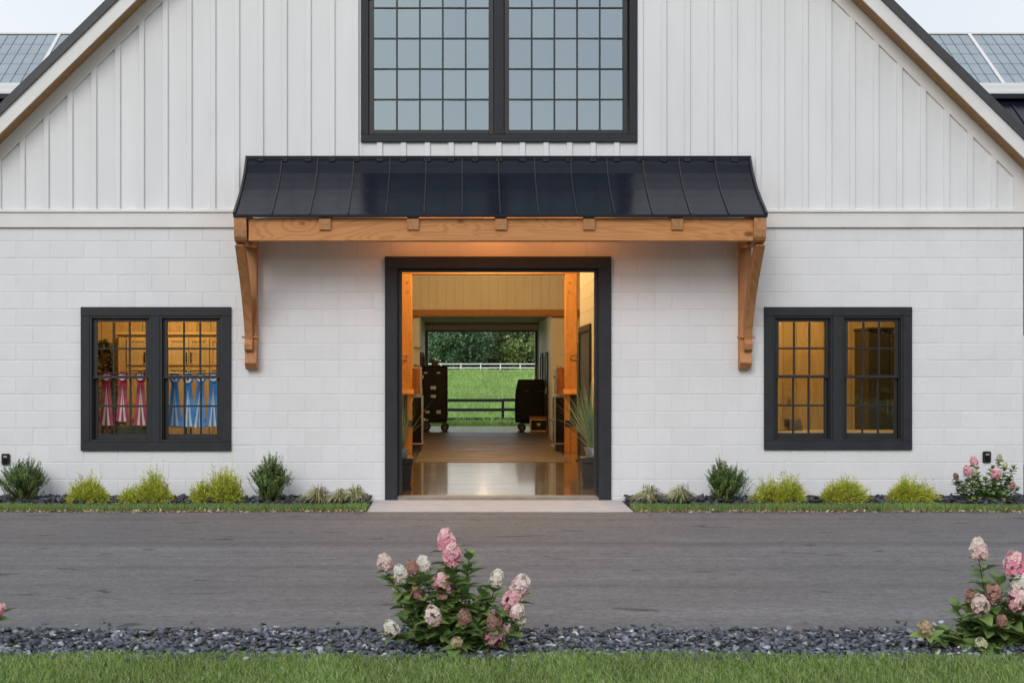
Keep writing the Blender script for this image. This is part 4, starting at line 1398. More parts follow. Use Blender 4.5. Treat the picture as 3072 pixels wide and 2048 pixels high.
def ribbon(px, py, bot, lean, mat, label, group, seed):
    r_ = random.Random(seed)
    Y = 0.335
    X, Z = at(200 + px / 3.015, 880 + py / 3.015, Y)
    Zb = at(0, 880 + bot / 3.015, Y)[1]
    t = thing('ribbon', (X, Y, Zb), label, 'ribbon', group)
    # pleated rosette
    m_ = MB()
    n = 40
    y = Y - 0.012
    for i in range(n):
        a = 2 * math.pi * i / n
        rr = 0.066
        m_.v.append((X + 0.034 * math.cos(a), y - 0.004, Z + 0.034 * math.sin(a)))
        m_.v.append((X + rr * math.cos(a), y + (0.006 if i % 2 else -0.006), Z + rr * math.sin(a)))
        m_.v.append((X + rr * math.cos(a), y + 0.010, Z + rr * math.sin(a)))
        m_.v.append((X + 0.034 * math.cos(a), y + 0.010, Z + 0.034 * math.sin(a)))
    for i in range(n):
        a, b = i * 4, ((i + 1) % n) * 4
        m_.f += [(a, b, b + 1, a + 1), (a + 1, b + 1, b + 2, a + 2), (a + 2, b + 2, b + 3, a + 3), (a + 3, b + 3, b, a)]
    ros = m_.build('rosette', mat, t)
    c_ = MB()
    c_.tube([(X, y - 0.010, Z), (X, y + 0.006, Z)], 0.044, 24)
    c_.build('centre_disc', M['paper'], ros)
    e = MB()          # dark horse-like emblem
    e.prism([(X - 0.018, Z - 0.004), (X - 0.010, Z + 0.010), (X + 0.008, Z + 0.012), (X + 0.014, Z + 0.028), (X + 0.024, Z + 0.022), (X + 0.016, Z + 0.004), (X + 0.012, Z - 0.014), (X - 0.012, Z - 0.014)], 1, y - 0.0115, y - 0.0102)
    e.build('emblem', M['device'], ros)
    # streamers: coloured, white, coloured, white, coloured
    ztop = Z - 0.045
    wt, wb = 0.078, 0.170 + r_.uniform(-0.008, 0.008)
    segs = [(0.0, 0.36, mat, 0), (0.36, 0.64, mat, 0), (0.64, 1.0, mat, 0), (0.22, 0.38, M['paper'], 1), (0.60, 0.76, M['paper'], 1)]
    rows_ = 7
    for q, (u0, u1, mm, up) in enumerate(segs):
        m_ = MB()
        dz = r_.uniform(-0.008, 0.008)
        start = 0.14 if up else 0.0
        for i in range(rows_ + 1):
            v = start + (1 - start) * i / rows_
            z = ztop + (Zb + dz - ztop) * v
            w = wt + (wb - wt) * v
            xc = X + lean * v
            a, b = u0 - (0.012 if q else 0), u1 + (0.012 if q < 2 else 0)
            if up:                       # white tails fan out from one point
                k_ = ((v - start) / (1 - start)) ** 0.85
                um = 0.5 + ((u0 + u1) / 2 - 0.5) * k_
                a, b = um - 0.08 * k_ - 0.012, um + 0.08 * k_ + 0.012
            yy = Y + 0.003 * math.sin(v * 5 + seed) - (0.010 if up else 0.0008 * q)
            for ux in (a, b):
                m_.v += [(xc + (ux - 0.5) * w, yy, z), (xc + (ux - 0.5) * w, yy + 0.0015, z)]
        for i in range(rows_):
            a = i * 4
            m_.f += [(a, a + 2, a + 6, a + 4), (a + 1, a + 5, a + 7, a + 3), (a, a + 4, a + 5, a + 1), (a + 2, a + 3, a + 7, a + 6)]
        m_.build('streamer', mm, t)
    MB().tube([(X, Y, Z + 0.03), (X, Y - 0.018, 1.482)], 0.003, 6).build('hanger', M['iron'], t)
for i, (px, py, bt, ln) in enumerate(((362, 752, 1192, -0.004), (505, 752, 1155, 0.004), (668, 752, 1194, 0.012))):
    ribbon(px, py, bt, ln, M['red_satin'], '%s crimson and white rosette ribbon in the left sash' % ('leftmost', 'middle', 'rightmost')[i], 'crimson show ribbons', i)
for i, (px, py, bt, ln) in enumerate(((978, 765, 1200, 0.0), (1098, 775, 1205, 0.008), (1212, 765, 1205, -0.03), (1328, 760, 1198, -0.008))):
    ribbon(px, py, bt, ln, M['blue_satin'], '%s blue and white rosette ribbon in the right sash' % ('first', 'second', 'third', 'fourth')[i], 'blue show ribbons', 10 + i)

# office
wd = thing('standin_wardrobe', (5.25, 2.4, 0), 'tall dark wardrobe put in for a dark reflection behind the right sash of the office window', 'standin_wardrobe')  # made-up piece; its dark olive stands in for mirrored trees
MB().box(5.0, 5.55, 2.15, 2.87, 0.0, 2.05, 0.006).build('carcass', M['darkwood'], wd)
for a in (5.01, 5.283):
    d = MB().box(a, a + 0.262, 2.128, 2.149, 0.05, 2.0, 0.004).build('door', M['darkwood'], wd)
    MB().box(a + (0.23 if a < 5.2 else 0.02), a + (0.24 if a < 5.2 else 0.03), 2.108, 2.127, 0.95, 1.1, 0.003).build('pull', M['brass'], d)
MB().box(4.98, 5.57, 2.11, 2.87, 2.051, 2.085, 0.006).build('cornice', M['darkwood'], wd)
dk = thing('desk', (4.0, 0.8, 0), 'plain wooden desk under the office window', 'desk')
MB().box(3.1, 5.0, 0.45, 1.1, 0.725, 0.76, 0.005).build('top', M['cabinet'], dk)
for xx in (3.14, 4.90):
    for yy in (0.5, 1.0):
        MB().box(xx, xx + 0.06, yy, yy + 0.06, 0.0, 0.7245, 0.004).build('leg', M['cabinet'], dk)
ph = thing('desk_phone', (3.72, 0.8, 0.76), 'black desk telephone on the desk in the office window', 'telephone')
MB().prism([(0.72, 0.761), (0.92, 0.761), (0.92, 0.90), (0.86, 0.90)], 0, 3.64, 3.80).build('base', M['device'], ph)
MB().box(3.60, 3.64, 0.74, 0.90, 0.80, 0.91, 0.012).build('handset', M['device'], ph)
MB().tube([(3.62, 0.74, 0.80), (3.56, 0.70, 0.768), (3.47, 0.70, 0.768), (3.40, 0.72, 0.768)], 0.005, 6).build('cord', M['device'], ph)
for i in range(3):
    for j_ in range(3):
        yq = 0.775 + j_ * 0.03
        zq = 0.761 + (yq - 0.72) / 0.14 * 0.139
        MB().box(3.70 + i * 0.028, 3.716 + i * 0.028, yq - 0.006, yq + 0.006, zq - 0.004, zq + 0.008, 0.002).build('key', M['chrome'], ph)
fr = thing('picture_frame', (4.16, 0.85, 0.76), 'small dark picture frame on the office desk', 'picture frame')
MB().box(4.10, 4.22, 0.86, 0.88, 0.762, 1.02, 0.004).build('frame', M['darkwood'], fr)
MB().box(4.118, 4.202, 0.855, 0.8595, 0.785, 1.0).build('picture', M['olive'], fr)
MB().box(4.13, 4.18, 0.8805, 0.95, 0.762, 0.80).build('stand', M['darkwood'], fr)
# loft behind the arched window
lf = MB().box(-2.2, 2.2, 2.8, 2.85, 4.361, 7.0).box(-2.2, -2.15, 0.21, 2.8, 4.361, 7.0).box(2.15, 2.2, 0.21, 2.8, 4.361, 7.0).box(-2.2, 2.2, 0.21, 2.85, 7.0, 7.05)
lf.build('loft_lining', M['plaster'], barn)

# ---- outlet covers on the wall
for (px, py, lab) in ((17, 1377, 'black outdoor socket cover above the leftmost boxwood'), (2960.5, 1370, 'black outdoor socket cover above the wall hydrangea')):
    X, Z = at(px, py, -0.02)
    t = thing('socket_cover', (X, -0.02, Z), lab, 'socket cover', 'outdoor socket covers')
    MB().box(X - 0.05, X + 0.05, -0.035, -0.001, Z - 0.068, Z + 0.068, 0.012).build('cover', M['device'], t)
    MB().box(X - 0.028, X + 0.028, -0.040, -0.0355, Z - 0.048, Z + 0.045, 0.002).build('window', M['black'], t)
    MB().box(X - 0.022, X + 0.022, -0.0418, -0.0402, Z + 0.02, Z + 0.042, 0.0005).build('label_strip', M['zinc'], t)

# ------------------------------------------------------------------ cross wing with the glazed ridge
wing = thing('cross_wing', (0, 15, 0), 'long wing behind the gable with a translucent skylight along its ridge', 'building')
RY, RZ, RS = 15.0, 8.88, 0.705
def wz(y):
    return RZ - RS * abs(y - RY)
GY = 12.83
wl = MB().box(-40, -HW - 0.3, 7.3, 7.5, -0.1, 3.35).box(HW + 0.3, 40, 7.3, 7.5, -0.1, 3.35).box(-40, -6.5, 22.5, 22.7, -0.1, 3.35).box(6.5, 40, 22.5, 22.7, -0.1, 3.35)
wl.build('wing_wall', M['block'], wing)
for s, lab in ((-1, 'left'), (1, 'right')):
    xa, xb = (s * 4.2, s * 40)
    a, b = min(xa, xb), max(xa, xb)
    LO = 0.25
    rf = MB().prism([(6.9, wz(6.9) - LO), (GY - 0.1, wz(GY - 0.1) - LO), (GY - 0.1, wz(GY - 0.1) - LO - 0.1), (6.9, wz(6.9) - LO - 0.1)], 0, a, b).build('wing_roof', M['metal_roof'], wing)
    x = 4.4
    while x < 16:
        MB().prism([(6.9, wz(6.9) - LO + .001), (GY - 0.28, wz(GY - 0.28) - LO + .001), (GY - 0.28, wz(GY - 0.28) - LO + 0.035), (6.9, wz(6.9) - LO + 0.035)], 0, s * x - 0.012, s * x + 0.012).build('seam', M['metal_roof'], rf)
        x += 0.42
    MB().prism([(RY + 0.05, RZ - 0.05), (23.2, wz(23.2)), (23.2, wz(23.2) - 0.1), (RY + 0.05, RZ - 0.15)], 0, a, b).build('wing_roof', M['metal_roof'], wing)
    sk = MB().prism([(GY, wz(GY) - 0.012), (RY, RZ - 0.012), (RY, RZ - 0.06), (GY, wz(GY) - 0.06)], 0, a, b).build('skylight', M['iron'], wing)
    m_ = MB().box(a, b, GY - 0.16, GY + 0.02, wz(GY) - 0.16, wz(GY) - 0.03, 0.01)
    m_.box(a, b, GY - 0.13, GY - 0.01, wz(GY) - 0.03, wz(GY) + 0.015, 0.006).box(a, b, GY - 0.20, GY + 0.0, wz(GY) - 0.225, wz(GY) - 0.161, 0.01)
    m_.build('gutter', M['gutter'], sk)
    MB().box(a, b, GY - 0.26, GY - 0.05, wz(GY) - 0.335, wz(GY) - 0.226, 0.01).build('roof_curb', M['metal_roof'], sk)
    MB().box(a, b, RY - 0.06, RY + 0.1, RZ - 0.03, RZ + 0.02, 0.01).build('ridge_cap', M['gutter'], sk)
    cell = 0.214
    nrow = 5
    xbar0 = at(2905, 110, 15)[0] if s > 0 else -at(180, 97, 15)[0]
    x = xbar0 - 2 * (6 * cell + 0.075)
    while x < 15.5:
        mm = MB()
        mm.prism([(GY, wz(GY) + .002), (RY - .06, wz(RY - .06) + .002), (RY - .06, wz(RY - .06) + 0.03), (GY, wz(GY) + 0.03)], 0, s * x - 0.036, s * x + 0.036)
        if x > 4.2:
            mm.build('glazing_bar', M['gutter'], sk)
        for i in range(6):
            p0 = x + 0.038 + i * cell
            p1 = p0 + cell
            if p0 < 4.3 or p1 > 14.0:
                continue
            for r in range(nrow):
                ya = GY + (RY - 0.06 - GY) * r / nrow
                yb = GY + (RY - 0.06 - GY) * (r + 1) / nrow
                e = 0.008
                ey = 0.017
                q = [(min(s * (p0 + e), s * (p1 - e)), max(s * (p0 + e), s * (p1 - e)))]
                MB().prism([(ya + ey, wz(ya + ey) - .010), (yb - ey, wz(yb - ey) - .010), (yb - ey, wz(yb - ey) + 0.004), (ya + ey, wz(ya + ey) + 0.004)], 0, *q[0]).build('pane', M['skylight'], sk)
        x += 6 * cell + 0.075

# ------------------------------------------------------------------ paddock: fences, grass and trees
def zg(y):
    return hill(0, y)
FY = 48.0
bf = thing('paddock_fence', (0.0, FY, zg(FY)), 'black three-rail board fence just beyond the far doorway', 'fence')
k66 = (18 + FY) / 4518
zr = [1.514 + (1110 - y) * k66 for y in (1200, 1228.6, 1257.7)]
pxs = at(1508.7, 0, FY)[0]
for i in range(-5, 6):
    x = pxs + i * 2.9
    MB().box(x - 0.06, x + 0.06, FY, FY + 0.12, zg(FY) - 0.4, zr[0] + 0.07, 0.008).build('post', M['black_fence'], bf)
for i in range(-5, 5):
    xa = pxs + i * 2.9
    for z in zr:
        dz = random.uniform(-0.012, 0.012)
        MB().box(xa + 0.003, xa + 2.897, FY - 0.032, FY - 0.002, z - 0.066 + dz, z + 0.066 + dz, 0.006).build('rail', M['black_fence'], bf)
WY = 172.0
kw = (18 + WY) / 4518
wf = thing('pasture_fence', (0, WY, zg(WY)), 'white three-rail fence along the top of the meadow', 'fence')
zw = [1.514 + (1110 - y) * kw for y in (1091.5, 1103, 1111.5)]
sp = 59.3 * kw
xp0 = at(1382.5, 0, WY)[0]
for i in range(-7, 9):
    x = xp0 + i * sp
    MB().box(x - 0.075, x + 0.075, WY, WY + 0.13, zg(WY) - 0.3, zw[0] + 0.12, 0.01).build('post', M['white_paint'], wf)
    if i < 8:
        for z in zw:
            MB().box(x + 0.004, x + sp - 0.004, WY - 0.05, WY - 0.005, z - 0.07, z + 0.07, 0.008).build('rail', M['white_paint'], wf)

def grass_patch(name, P0, H, W, cols, lean, label, seed, k=4):
    r_ = np.random.default_rng(seed)
    n = len(P0)
    ang = r_.uniform(0, 6.283, n)
    le = r_.uniform(0.1, 1.0, n) * lean
    tt = np.linspace(0, 1, k)[None, :, None]
    d = np.stack([np.cos(ang) * le, np.sin(ang) * le, np.zeros(n)], 1)
    P = P0[:, None] + np.array([0, 0, 1.0])[None, None] * H[:, None, None] * tt * (1 - 0.25 * tt * le[:, None, None]) + d[:, None] * H[:, None, None] * tt ** 1.8
    Wd = W[:, None] * (1 - np.linspace(0, 1, k) ** 1.6 * 0.92)[None]
    C = np.repeat(cols[:, None], k, 1)
    V, F, Cc = ribbons(P, Wd, C, norm(np.stack([np.sin(ang) * .6 + 1.0 * np.sign(np.cos(ang * 3)), np.cos(ang) * .6, np.zeros(n)], 1)))
    o = link(name, fast_mesh(name, V, F, Cc), M['grass'])
    tag(o, label, 'grass', kind='stuff')
    return o

def patch_noise(x, y, s, seed):
    r_ = np.random.default_rng(seed)
    v = np.zeros_like(x)
    for i in range(6):
        a = r_.uniform(0, 6.283)
        f = s * r_.uniform(0.6, 2.2)
        v += np.sin((x * np.cos(a) + y * np.sin(a)) * f + r_.uniform(0, 6.28))
    return v / 6

# front lawn
n = 110000
x = rng.uniform(-5.2, 5.6, n)
y = -9.80 - rng.uniform(0, 1, n) ** 1.1 * 1.55
y += 0.03 * np.sin(x * 2.3) + 0.02 * np.sin(x * 7.1)
pn = patch_noise(x, y, 5, 1)
g3 = np.array([[0.195, 0.310, 0.068], [0.095, 0.175, 0.043], [0.310, 0.415, 0.140], [0.44, 0.45, 0.23]])
c = g3[rng.choice(4, n, p=[.42, .28, .22, .08])] * (1 + 0.25 * pn)[:, None]
grass_patch('lawn_grass', np.stack([x, y, np.full(n, GZ - 0.004)], 1), rng.uniform(0.025, 0.060, n) * (1 + .3 * pn), rng.uniform(0.0035, 0.0065, n), c, 1.05, 'mown green lawn grass in the foreground', 2)
# strip between slate bed and driveway
n = 42000
x = rng.uniform(-6.6, 6.9, n)
x = x[(x < -1.50) | (x > 1.47)]
n = len(x)
y = -0.93 - rng.uniform(0, 1, n) * 0.40 + 0.03 * np.sin(x * 3.1)
y = np.where(x > 1.2, y + 0.0, y)
pn = patch_noise(x, y, 3, 3)
c = g3[rng.choice(4, n, p=[.40, .36, .16, .08])] * (1.0 + 0.3 * pn)[:, None]
grass_patch('strip_grass', np.stack([x, y, np.full(n, GZ)], 1), rng.uniform(0.045, 0.085, n) * (1 + .2 * pn), rng.uniform(0.004, 0.007, n), c, 0.8, 'narrow strip of grass between the slate bed and the driveway', 4)
# meadow
n = 70000
t_ = rng.uniform(0, 1, n) ** 1.6
y = 24.5 + t_ * 146
x = (rng.uniform(-1, 1, n)) * (4.0 + (y + 18) * 0.062) + 0.6
z = np.array([hill(0, q) for q in y])
pn = patch_noise(x, y * .35, 1.1, 8) + 0.8 * patch_noise(x, y * .3, 3.0, 18)
m3 = np.array([[0.26, 0.42, 0.11], [0.18, 0.32, 0.075], [0.34, 0.50, 0.17], [0.42, 0.50, 0.24]])
c = m3[rng.choice(4, n, p=[.38, .30, .22, .10])] * (1 + 0.42 * pn)[:, None]
sc_ = 1 + (y - 24) / 60
grass_patch('meadow_grass', np.stack([x, y, z], 1), rng.uniform(0.10, 0.24, n) * (1 + .5 * pn) * np.minimum(sc_, 1.9), rng.uniform(0.012, 0.028, n) * sc_, c, 0.9, 'bright green meadow grass on the slope behind the barn', 9, 3)

def tree(x, y, h, w, z0, colr, label, seed, n=9000, low=0.14):
    r_ = np.random.default_rng(seed)
    t = thing('leafy_tree', (x, y, z0), label, 'tree', 'trees beyond the meadow')
    tr = MB().tube([(x, y, z0 - 0.3), (x + 0.1, y, z0 + h * 0.25), (x - 0.1, y, z0 + h * 0.5), (x, y, z0 + h * 0.85)], [0.32, 0.24, 0.16, 0.04], 8)
    tr.build('trunk', M['bark'], t, True)
    lm = MB()
    for i in range(9):
        a = r_.uniform(0, 6.28)
        z1 = z0 + h * r_.uniform(0.16, 0.55)
        rr = w * 0.42 * r_.uniform(.6, 1)
        lm.tube([(x, y, z1), (x + math.cos(a) * rr * .5, y + math.sin(a) * rr * .5, z1 + h * .09), (x + math.cos(a) * rr, y + math.sin(a) * rr, z1 + h * .14)], [0.12, 0.08, 0.02], 6)
    lm.build('limbs', M['bark'], t, True)
    nc = 60
    u = unit(nc)
    rad = r_.uniform(0.55, 1.0, nc) ** 0.6
    cc = np.stack([x + u[:, 0] * rad * w / 2, y + u[:, 1] * rad * w / 2, z0 + h * (low + (1 - low) * 0.5) + u[:, 2] * rad * h * (1 - low) / 2], 1)
    tone = r_.uniform(0.5, 1.5, nc)
    ci = r_.integers(0, nc, n)
    cs = w * 0.068 * r_.uniform(0.7, 1.4, nc)
    P = cc[ci] + r_.normal(size=(n, 3)) * cs[ci][:, None] * np.array([1, 1, 0.75])
    D = norm(r_.normal(size=(n, 3)) + np.array([0, 0, -0.3]))
    U = norm(np.cross(D, r_.normal(size=(n, 3))))
    C = np.array([colr]) * (tone[ci] * r_.uniform(0.75, 1.3, n))[:, None]
    L = r_.uniform(0.25, 0.5, n)
    V, F, C = leaf_quads(P, D, U, L, L * 0.75, C, 0.15)
    link('crown', fast_mesh('crown', V, F, C), M['leaves'], t)
zt_ = zg(180)
tree(at(1375, 0, 180)[0], 180, 7.4, 8.6, zt_, (0.12, 0.21, 0.115), 'round dark blue-green tree left of centre beyond the white fence', 21, 13000, 0.10)
tree(at(1555, 0, 186)[0], 186, 10.5, 9.5, zt_, (0.24, 0.31, 0.11), 'large yellow-green tree right of centre beyond the white fence', 22, 14000, 0.06)
tree(at(1475, 0, 198)[0], 198, 10.0, 7.5, zt_, (0.085, 0.13, 0.045), 'dark tree in the gap between the two large trees', 23, 9000, 0.02)
tree(at(1275, 0, 192)[0], 192, 11.0, 8.0, zt_, (0.20, 0.28, 0.12), 'pale green tree at the left edge of the far doorway', 24, 9000, 0.05)
tree(at(1660, 0, 190)[0], 190, 11.0, 8.0, zt_, (0.16, 0.23, 0.085), 'green tree at the right edge of the far doorway', 25, 8000, 0.05)
tree(at(1400, 0, 215)[0], 215, 12.0, 11.0, zt_, (0.08, 0.13, 0.05), 'tall dark tree at the very back behind the round tree', 26, 10000, 0.0)
tree(at(1620, 0, 222)[0], 222, 12.0, 11.0, zt_, (0.08, 0.13, 0.05), 'tall dark tree at the very back on the right', 27, 10000, 0.0)

n = 9000
ux = rng.uniform(-12, 17, n)
uh = 1.3 + 0.5 * np.sin(ux * 0.9) + 0.4 * np.sin(ux * 2.3 + 1)
Bp = np.stack([ux, 188 + rng.uniform(-4, 6, n), zt_ + rng.uniform(0, 1, n) * uh], 1)
D = norm(rng.normal(size=(n, 3)))
V, F, C = leaf_quads(Bp, D, norm(np.cross(D, rng.normal(size=(n, 3)))), rng.uniform(.3, .6, n), rng.uniform(.25, .45, n), np.array([[0.05, 0.075, 0.035]]) * rng.uniform(.5, 1.6, (n, 1)), 0.1)
o = link('undergrowth', fast_mesh('undergrowth', V, F, C), M['leaves'])
tag(o, 'dark undergrowth below the trees behind the white fence', 'undergrowth', kind='stuff')

n = 26000
ux = rng.uniform(-60, 60, n)
uh = 10.2 + 1.5 * np.sin(ux * 0.33) + 1.1 * np.sin(ux * 0.71 + 1) + 0.6 * np.sin(ux * 1.9)
Bp = np.stack([ux, -82 + rng.normal(0, 2.5, n), rng.uniform(0, 1, n) * uh], 1)
D = norm(rng.normal(size=(n, 3)))
V, F, C = leaf_quads(Bp, D, norm(np.cross(D, rng.normal(size=(n, 3)))), rng.uniform(.8, 1.5, n), rng.uniform(.7, 1.2, n), np.array([[0.06, 0.085, 0.035]]) * rng.uniform(.4, 1.6, (n, 1)), 0.1)
o = link('woodland', fast_mesh('woodland', V, F, C), M['leaves'])
tag(o, 'far woodland across the road, seen mirrored in the windows', 'woodland', kind='stuff')

# ------------------------------------------------------------------ slate chips
def chips(name, n, xr, yr, zf, size, label, seed, pal):
    r_ = np.random.default_rng(seed)
    x = r_.uniform(*xr, n)
    y = r_.uniform(*yr, n)
    keep = (y < -3) | (x < -1.54) | (x > 1.50)
    x, y = x[keep], y[keep]
    n = len(x)
    cube = np.array([[sx, sy, sz] for sx in (-1, 1) for sy in (-1, 1) for sz in (-1, 1)], float)
    fc = np.array([(0, 1, 3, 2), (4, 6, 7, 5), (0, 4, 5, 1), (2, 3, 7, 6), (0, 2, 6, 4), (1, 5, 7, 3)])
    V = np.repeat(cube[None], n, 0) * r_.uniform(0.55, 1.0, (n, 8, 3))
    V[:, :, 0] *= (1 - 0.35 * (V[:, :, 1] > 0) * r_.uniform(0, 1, (n, 1)))
    s = size * r_.uniform(0.5, 1.35, n)
    V = V * np.stack([s, s * r_.uniform(0.5, 0.95, n), s * r_.uniform(0.16, 0.42, n)], 1)[:, None]
    a = r_.uniform(0, 6.283, n)
    tx, ty = r_.normal(0, 0.42, n), r_.normal(0, 0.42, n)
    ca, sa = np.cos(a)[:, None], np.sin(a)[:, None]
    X, Y_, Z = V[..., 0] * ca - V[..., 1] * sa, V[..., 0] * sa + V[..., 1] * ca, V[..., 2]
    c1, s1 = np.cos(tx)[:, None], np.sin(tx)[:, None]
    Y_, Z = Y_ * c1 - Z * s1, Y_ * s1 + Z * c1
    c1, s1 = np.cos(ty)[:, None], np.sin(ty)[:, None]
    X, Z = X * c1 + Z * s1, -X * s1 + Z * c1
    P = np.stack([X + x[:, None], Y_ + y[:, None], Z + zf(x, y, r_)[:, None]], -1)
    F = (np.arange(n)[:, None, None] * 8 + fc[None]).reshape(-1, 4)
    C = pal[r_.choice(len(pal), n, p=None)] * r_.uniform(0.7, 1.3, (n, 1))
    o = link(name, fast_mesh(name, P.reshape(-1, 3), F, np.repeat(C, 8, 0)), M['chips'])
    tag(o, label, 'gravel', kind='stuff')
pal = np.array([[0.072, 0.084, 0.112]] * 5 + [[0.115, 0.130, 0.165]] * 5 + [[0.036, 0.042, 0.056]] * 4 + [[0.20, 0.22, 0.26]] * 3 + [[0.46, 0.47, 0.50]] + [[0.16, 0.13, 0.095]] * 0)
chips('slate_border', 15000, (-5.0, 5.6), (-9.92, -8.93), lambda x, y, r: GZ - 0.018 + r.uniform(0, 0.035, len(x)) + 0.012 * np.sin(x * 5) * np.sin(y * 7), 0.0215, 'blue-grey slate chips along the near edge of the driveway', 31, pal)
chips('stray_slate', 75, (-4.6, 5.3), (-8.95, -8.66), lambda x, y, r: GZ + 0.006 + 0 * x, 0.017, 'a few stray slate chips on the near edge of the driveway', 33, pal)
pal2 = np.array([[0.045, 0.05, 0.065]] * 5 + [[0.065, 0.072, 0.088]] * 4 + [[0.03, 0.033, 0.04]] * 5 + [[0.11, 0.12, 0.14]] * 2)
chips('slate_bed', 6500, (-6.7, 6.9), (-0.98, -0.03), lambda x, y, r: GZ + 0.008 + r.uniform(0, 0.05, len(x)) * (0.4 + 0.8 * (y > -0.75)), 0.042, 'dark slate chips along the foot of the barn wall', 32, pal2)

def litter(n, xr, ymid, yw, size, label, name, seed, zz=GZ + 0.008, pal_=None):
    r_ = np.random.default_rng(seed)
    x = r_.uniform(*xr, n)
    keep = (x < -1.5) | (x > 1.47)
    if ymid > -3:
        x = x[keep]
    n = len(x)
    y = ymid + r_.normal(0, yw, n)
    B = np.stack([x, y, np.full(n, zz) + r_.uniform(0, .008, n)], 1)
    D = norm(np.stack([r_.normal(size=n), r_.normal(size=n), r_.normal(0, .3, n)], 1))
    U = norm(np.cross(D, np.array([[0, 0, 1.0]]) + r_.normal(0, .4, (n, 3))))
    if pal_ is None:
        pal_ = np.array([[0.50, 0.36, 0.22], [0.58, 0.46, 0.32], [0.38, 0.25, 0.14], [0.24, 0.14, 0.08], [0.68, 0.60, 0.50]])
    L = size * r_.uniform(.4, 1.5, n)
    V, F, C = leaf_quads(B, D, U, L, L * .5, pal_[r_.integers(0, 5, n)] * r_.uniform(.7, 1.15, (n, 1)), 0.25)
    o = link(name, fast_mesh(name, V, F, C), M['litter'])
    tag(o, label, 'litter', kind='stuff')
litter(2600, (-6.4, 6.6), -1.37, 0.035, 0.035, 'pale wood chips and dry leaves along the far driveway edge', 'wood_chip_litter', 41)
pp = np.array([[0.85, 0.5, 0.58], [0.85, 0.78, 0.72], [0.5, 0.32, 0.22], [0.8, 0.62, 0.62], [0.55, 0.42, 0.28]])
litter(46, (at(1180, 0, -9.5)[0], at(1600, 0, -9.5)[0]), -9.5, 0.13, 0.02, 'fallen petals on the slate below the centre hydrangea', 'fallen_petals', 44, GZ + 0.022, pp)
litter(40, (at(2800, 0, -9.5)[0], at(3150, 0, -9.5)[0]), -9.5, 0.13, 0.02, 'fallen petals on the slate below the right hydrangea', 'fallen_petals', 45, GZ + 0.022, pp)
litter(70, (-4.5, 5.2), -9.3, 0.35, 0.022, 'a few dry leaf bits on the slate border', 'leaf_litter', 42, GZ + 0.02)
litter(90, (-5.8, 5.8), -5.2, 1.9, 0.012, 'tiny pale specks scattered on the driveway', 'grit_litter', 43, GZ + 0.002)

# ------------------------------------------------------------------ planting along the wall
def boxwood(xc, yc, w, h, label, seed, shoots=26, tall=1.0):
    r_ = np.random.default_rng(seed)
    t = thing('boxwood', (xc, yc, GZ), label, 'shrub', 'boxwood shrubs')
    ns = 340
    u = unit(ns)
    u[:, 2] = np.abs(u[:, 2]) * np.where(r_.random(ns) < 0.3, -1, 1)
    lob = 1 + 0.16 * np.sin(u[:, 0] * 5 + seed) + 0.14 * np.sin(u[:, 1] * 7 + u[:, 2] * 4 + seed)
    rr = r_.uniform(0.35, 1.0, ns) ** 0.5 * lob
    wide = np.where(u[:, 2] < 0, 0.95, 1.0)
    tip = np.stack([u[:, 0] * rr * w / 2 * wide, u[:, 1] * rr * w / 2 * wide, h * 0.50 + u[:, 2] * rr * h * 0.46], 1)
    up = np.stack([u[:, 0] * .8, u[:, 1] * .8, np.full(ns, 1.0)], 1)
    Ls = r_.uniform(0.07, 0.14, ns)
    iv = r_.choice(np.where(u[:, 2] > 0.35)[0], shoots, replace=False)
    Ls[iv] = r_.uniform(0.10, 0.21, shoots) * tall
    up[iv] = np.stack([u[iv, 0] * .35, u[iv, 1] * .3, np.ones(shoots)], 1)
    up = norm(up)
    beg = tip - up * Ls[:, None] * 0.55
    tip = tip + up * Ls[:, None] * 0.45
    off = np.array([xc, yc, GZ])
    stems = MB()
    parts = []
    for i in range(0, ns, 3):
        stems.tube([tuple(off + np.array([u[i, 0] * .04, u[i, 1] * .04, 0])), tuple(off + beg[i] * .55), tuple(off + beg[i]), tuple(off + tip[i])], [0.006, 0.004, 0.003, 0.0012], 4, False)
    k = 11
    q = np.linspace(0, 1, k)[None, :, None]
    P = off + beg[:, None] * (1 - q) + tip[:, None] * q
    P = P.reshape(-1, 3)
    tg = np.repeat(up, k, 0)
    hue = np.repeat(r_.uniform(0.7, 1.3, ns), k)
    qq = np.tile(np.linspace(0, 1, k), ns)
    for s_ in range(3):
        side = norm(np.cross(tg, r_.normal(size=tg.shape)))
        D = norm(tg * 0.65 + side)
        U = norm(np.cross(D, tg))
        L = r_.uniform(0.017, 0.029, len(P)) * (1.05 - 0.3 * qq)
        c0 = np.where((r_.random(len(P)) < .3)[:, None], np.array([[0.235, 0.325, 0.08]]), np.array([[0.12, 0.20, 0.058]]))
        parts.append(leaf_quads(P + r_.normal(0, .003, P.shape), D, U, L, L * 0.58, c0 * (hue * r_.uniform(0.75, 1.25, len(P)))[:, None], 0.2))
    stems.build('stems', M['gstem'], t)
    V, F, C = merge(parts)
    link('foliage', fast_mesh('foliage', V, F, C), M['leaves'], t)

def place(px, py, Y):
    return at(px, py, Y)[0]
boxwood(at(72, 0, -0.45)[0], -0.45, 0.56, 0.50, 'dark boxwood under the left wall socket', 51)
boxwood(at(812, 0, -0.5)[0], -0.5, 0.45, 0.53, 'tall boxwood with straggly top shoots left of the doorway', 52, 30, 1.3)
boxwood(at(2176, 0, -0.45)[0], -0.45, 0.46, 0.47, 'compact boxwood right of the doorway', 53)

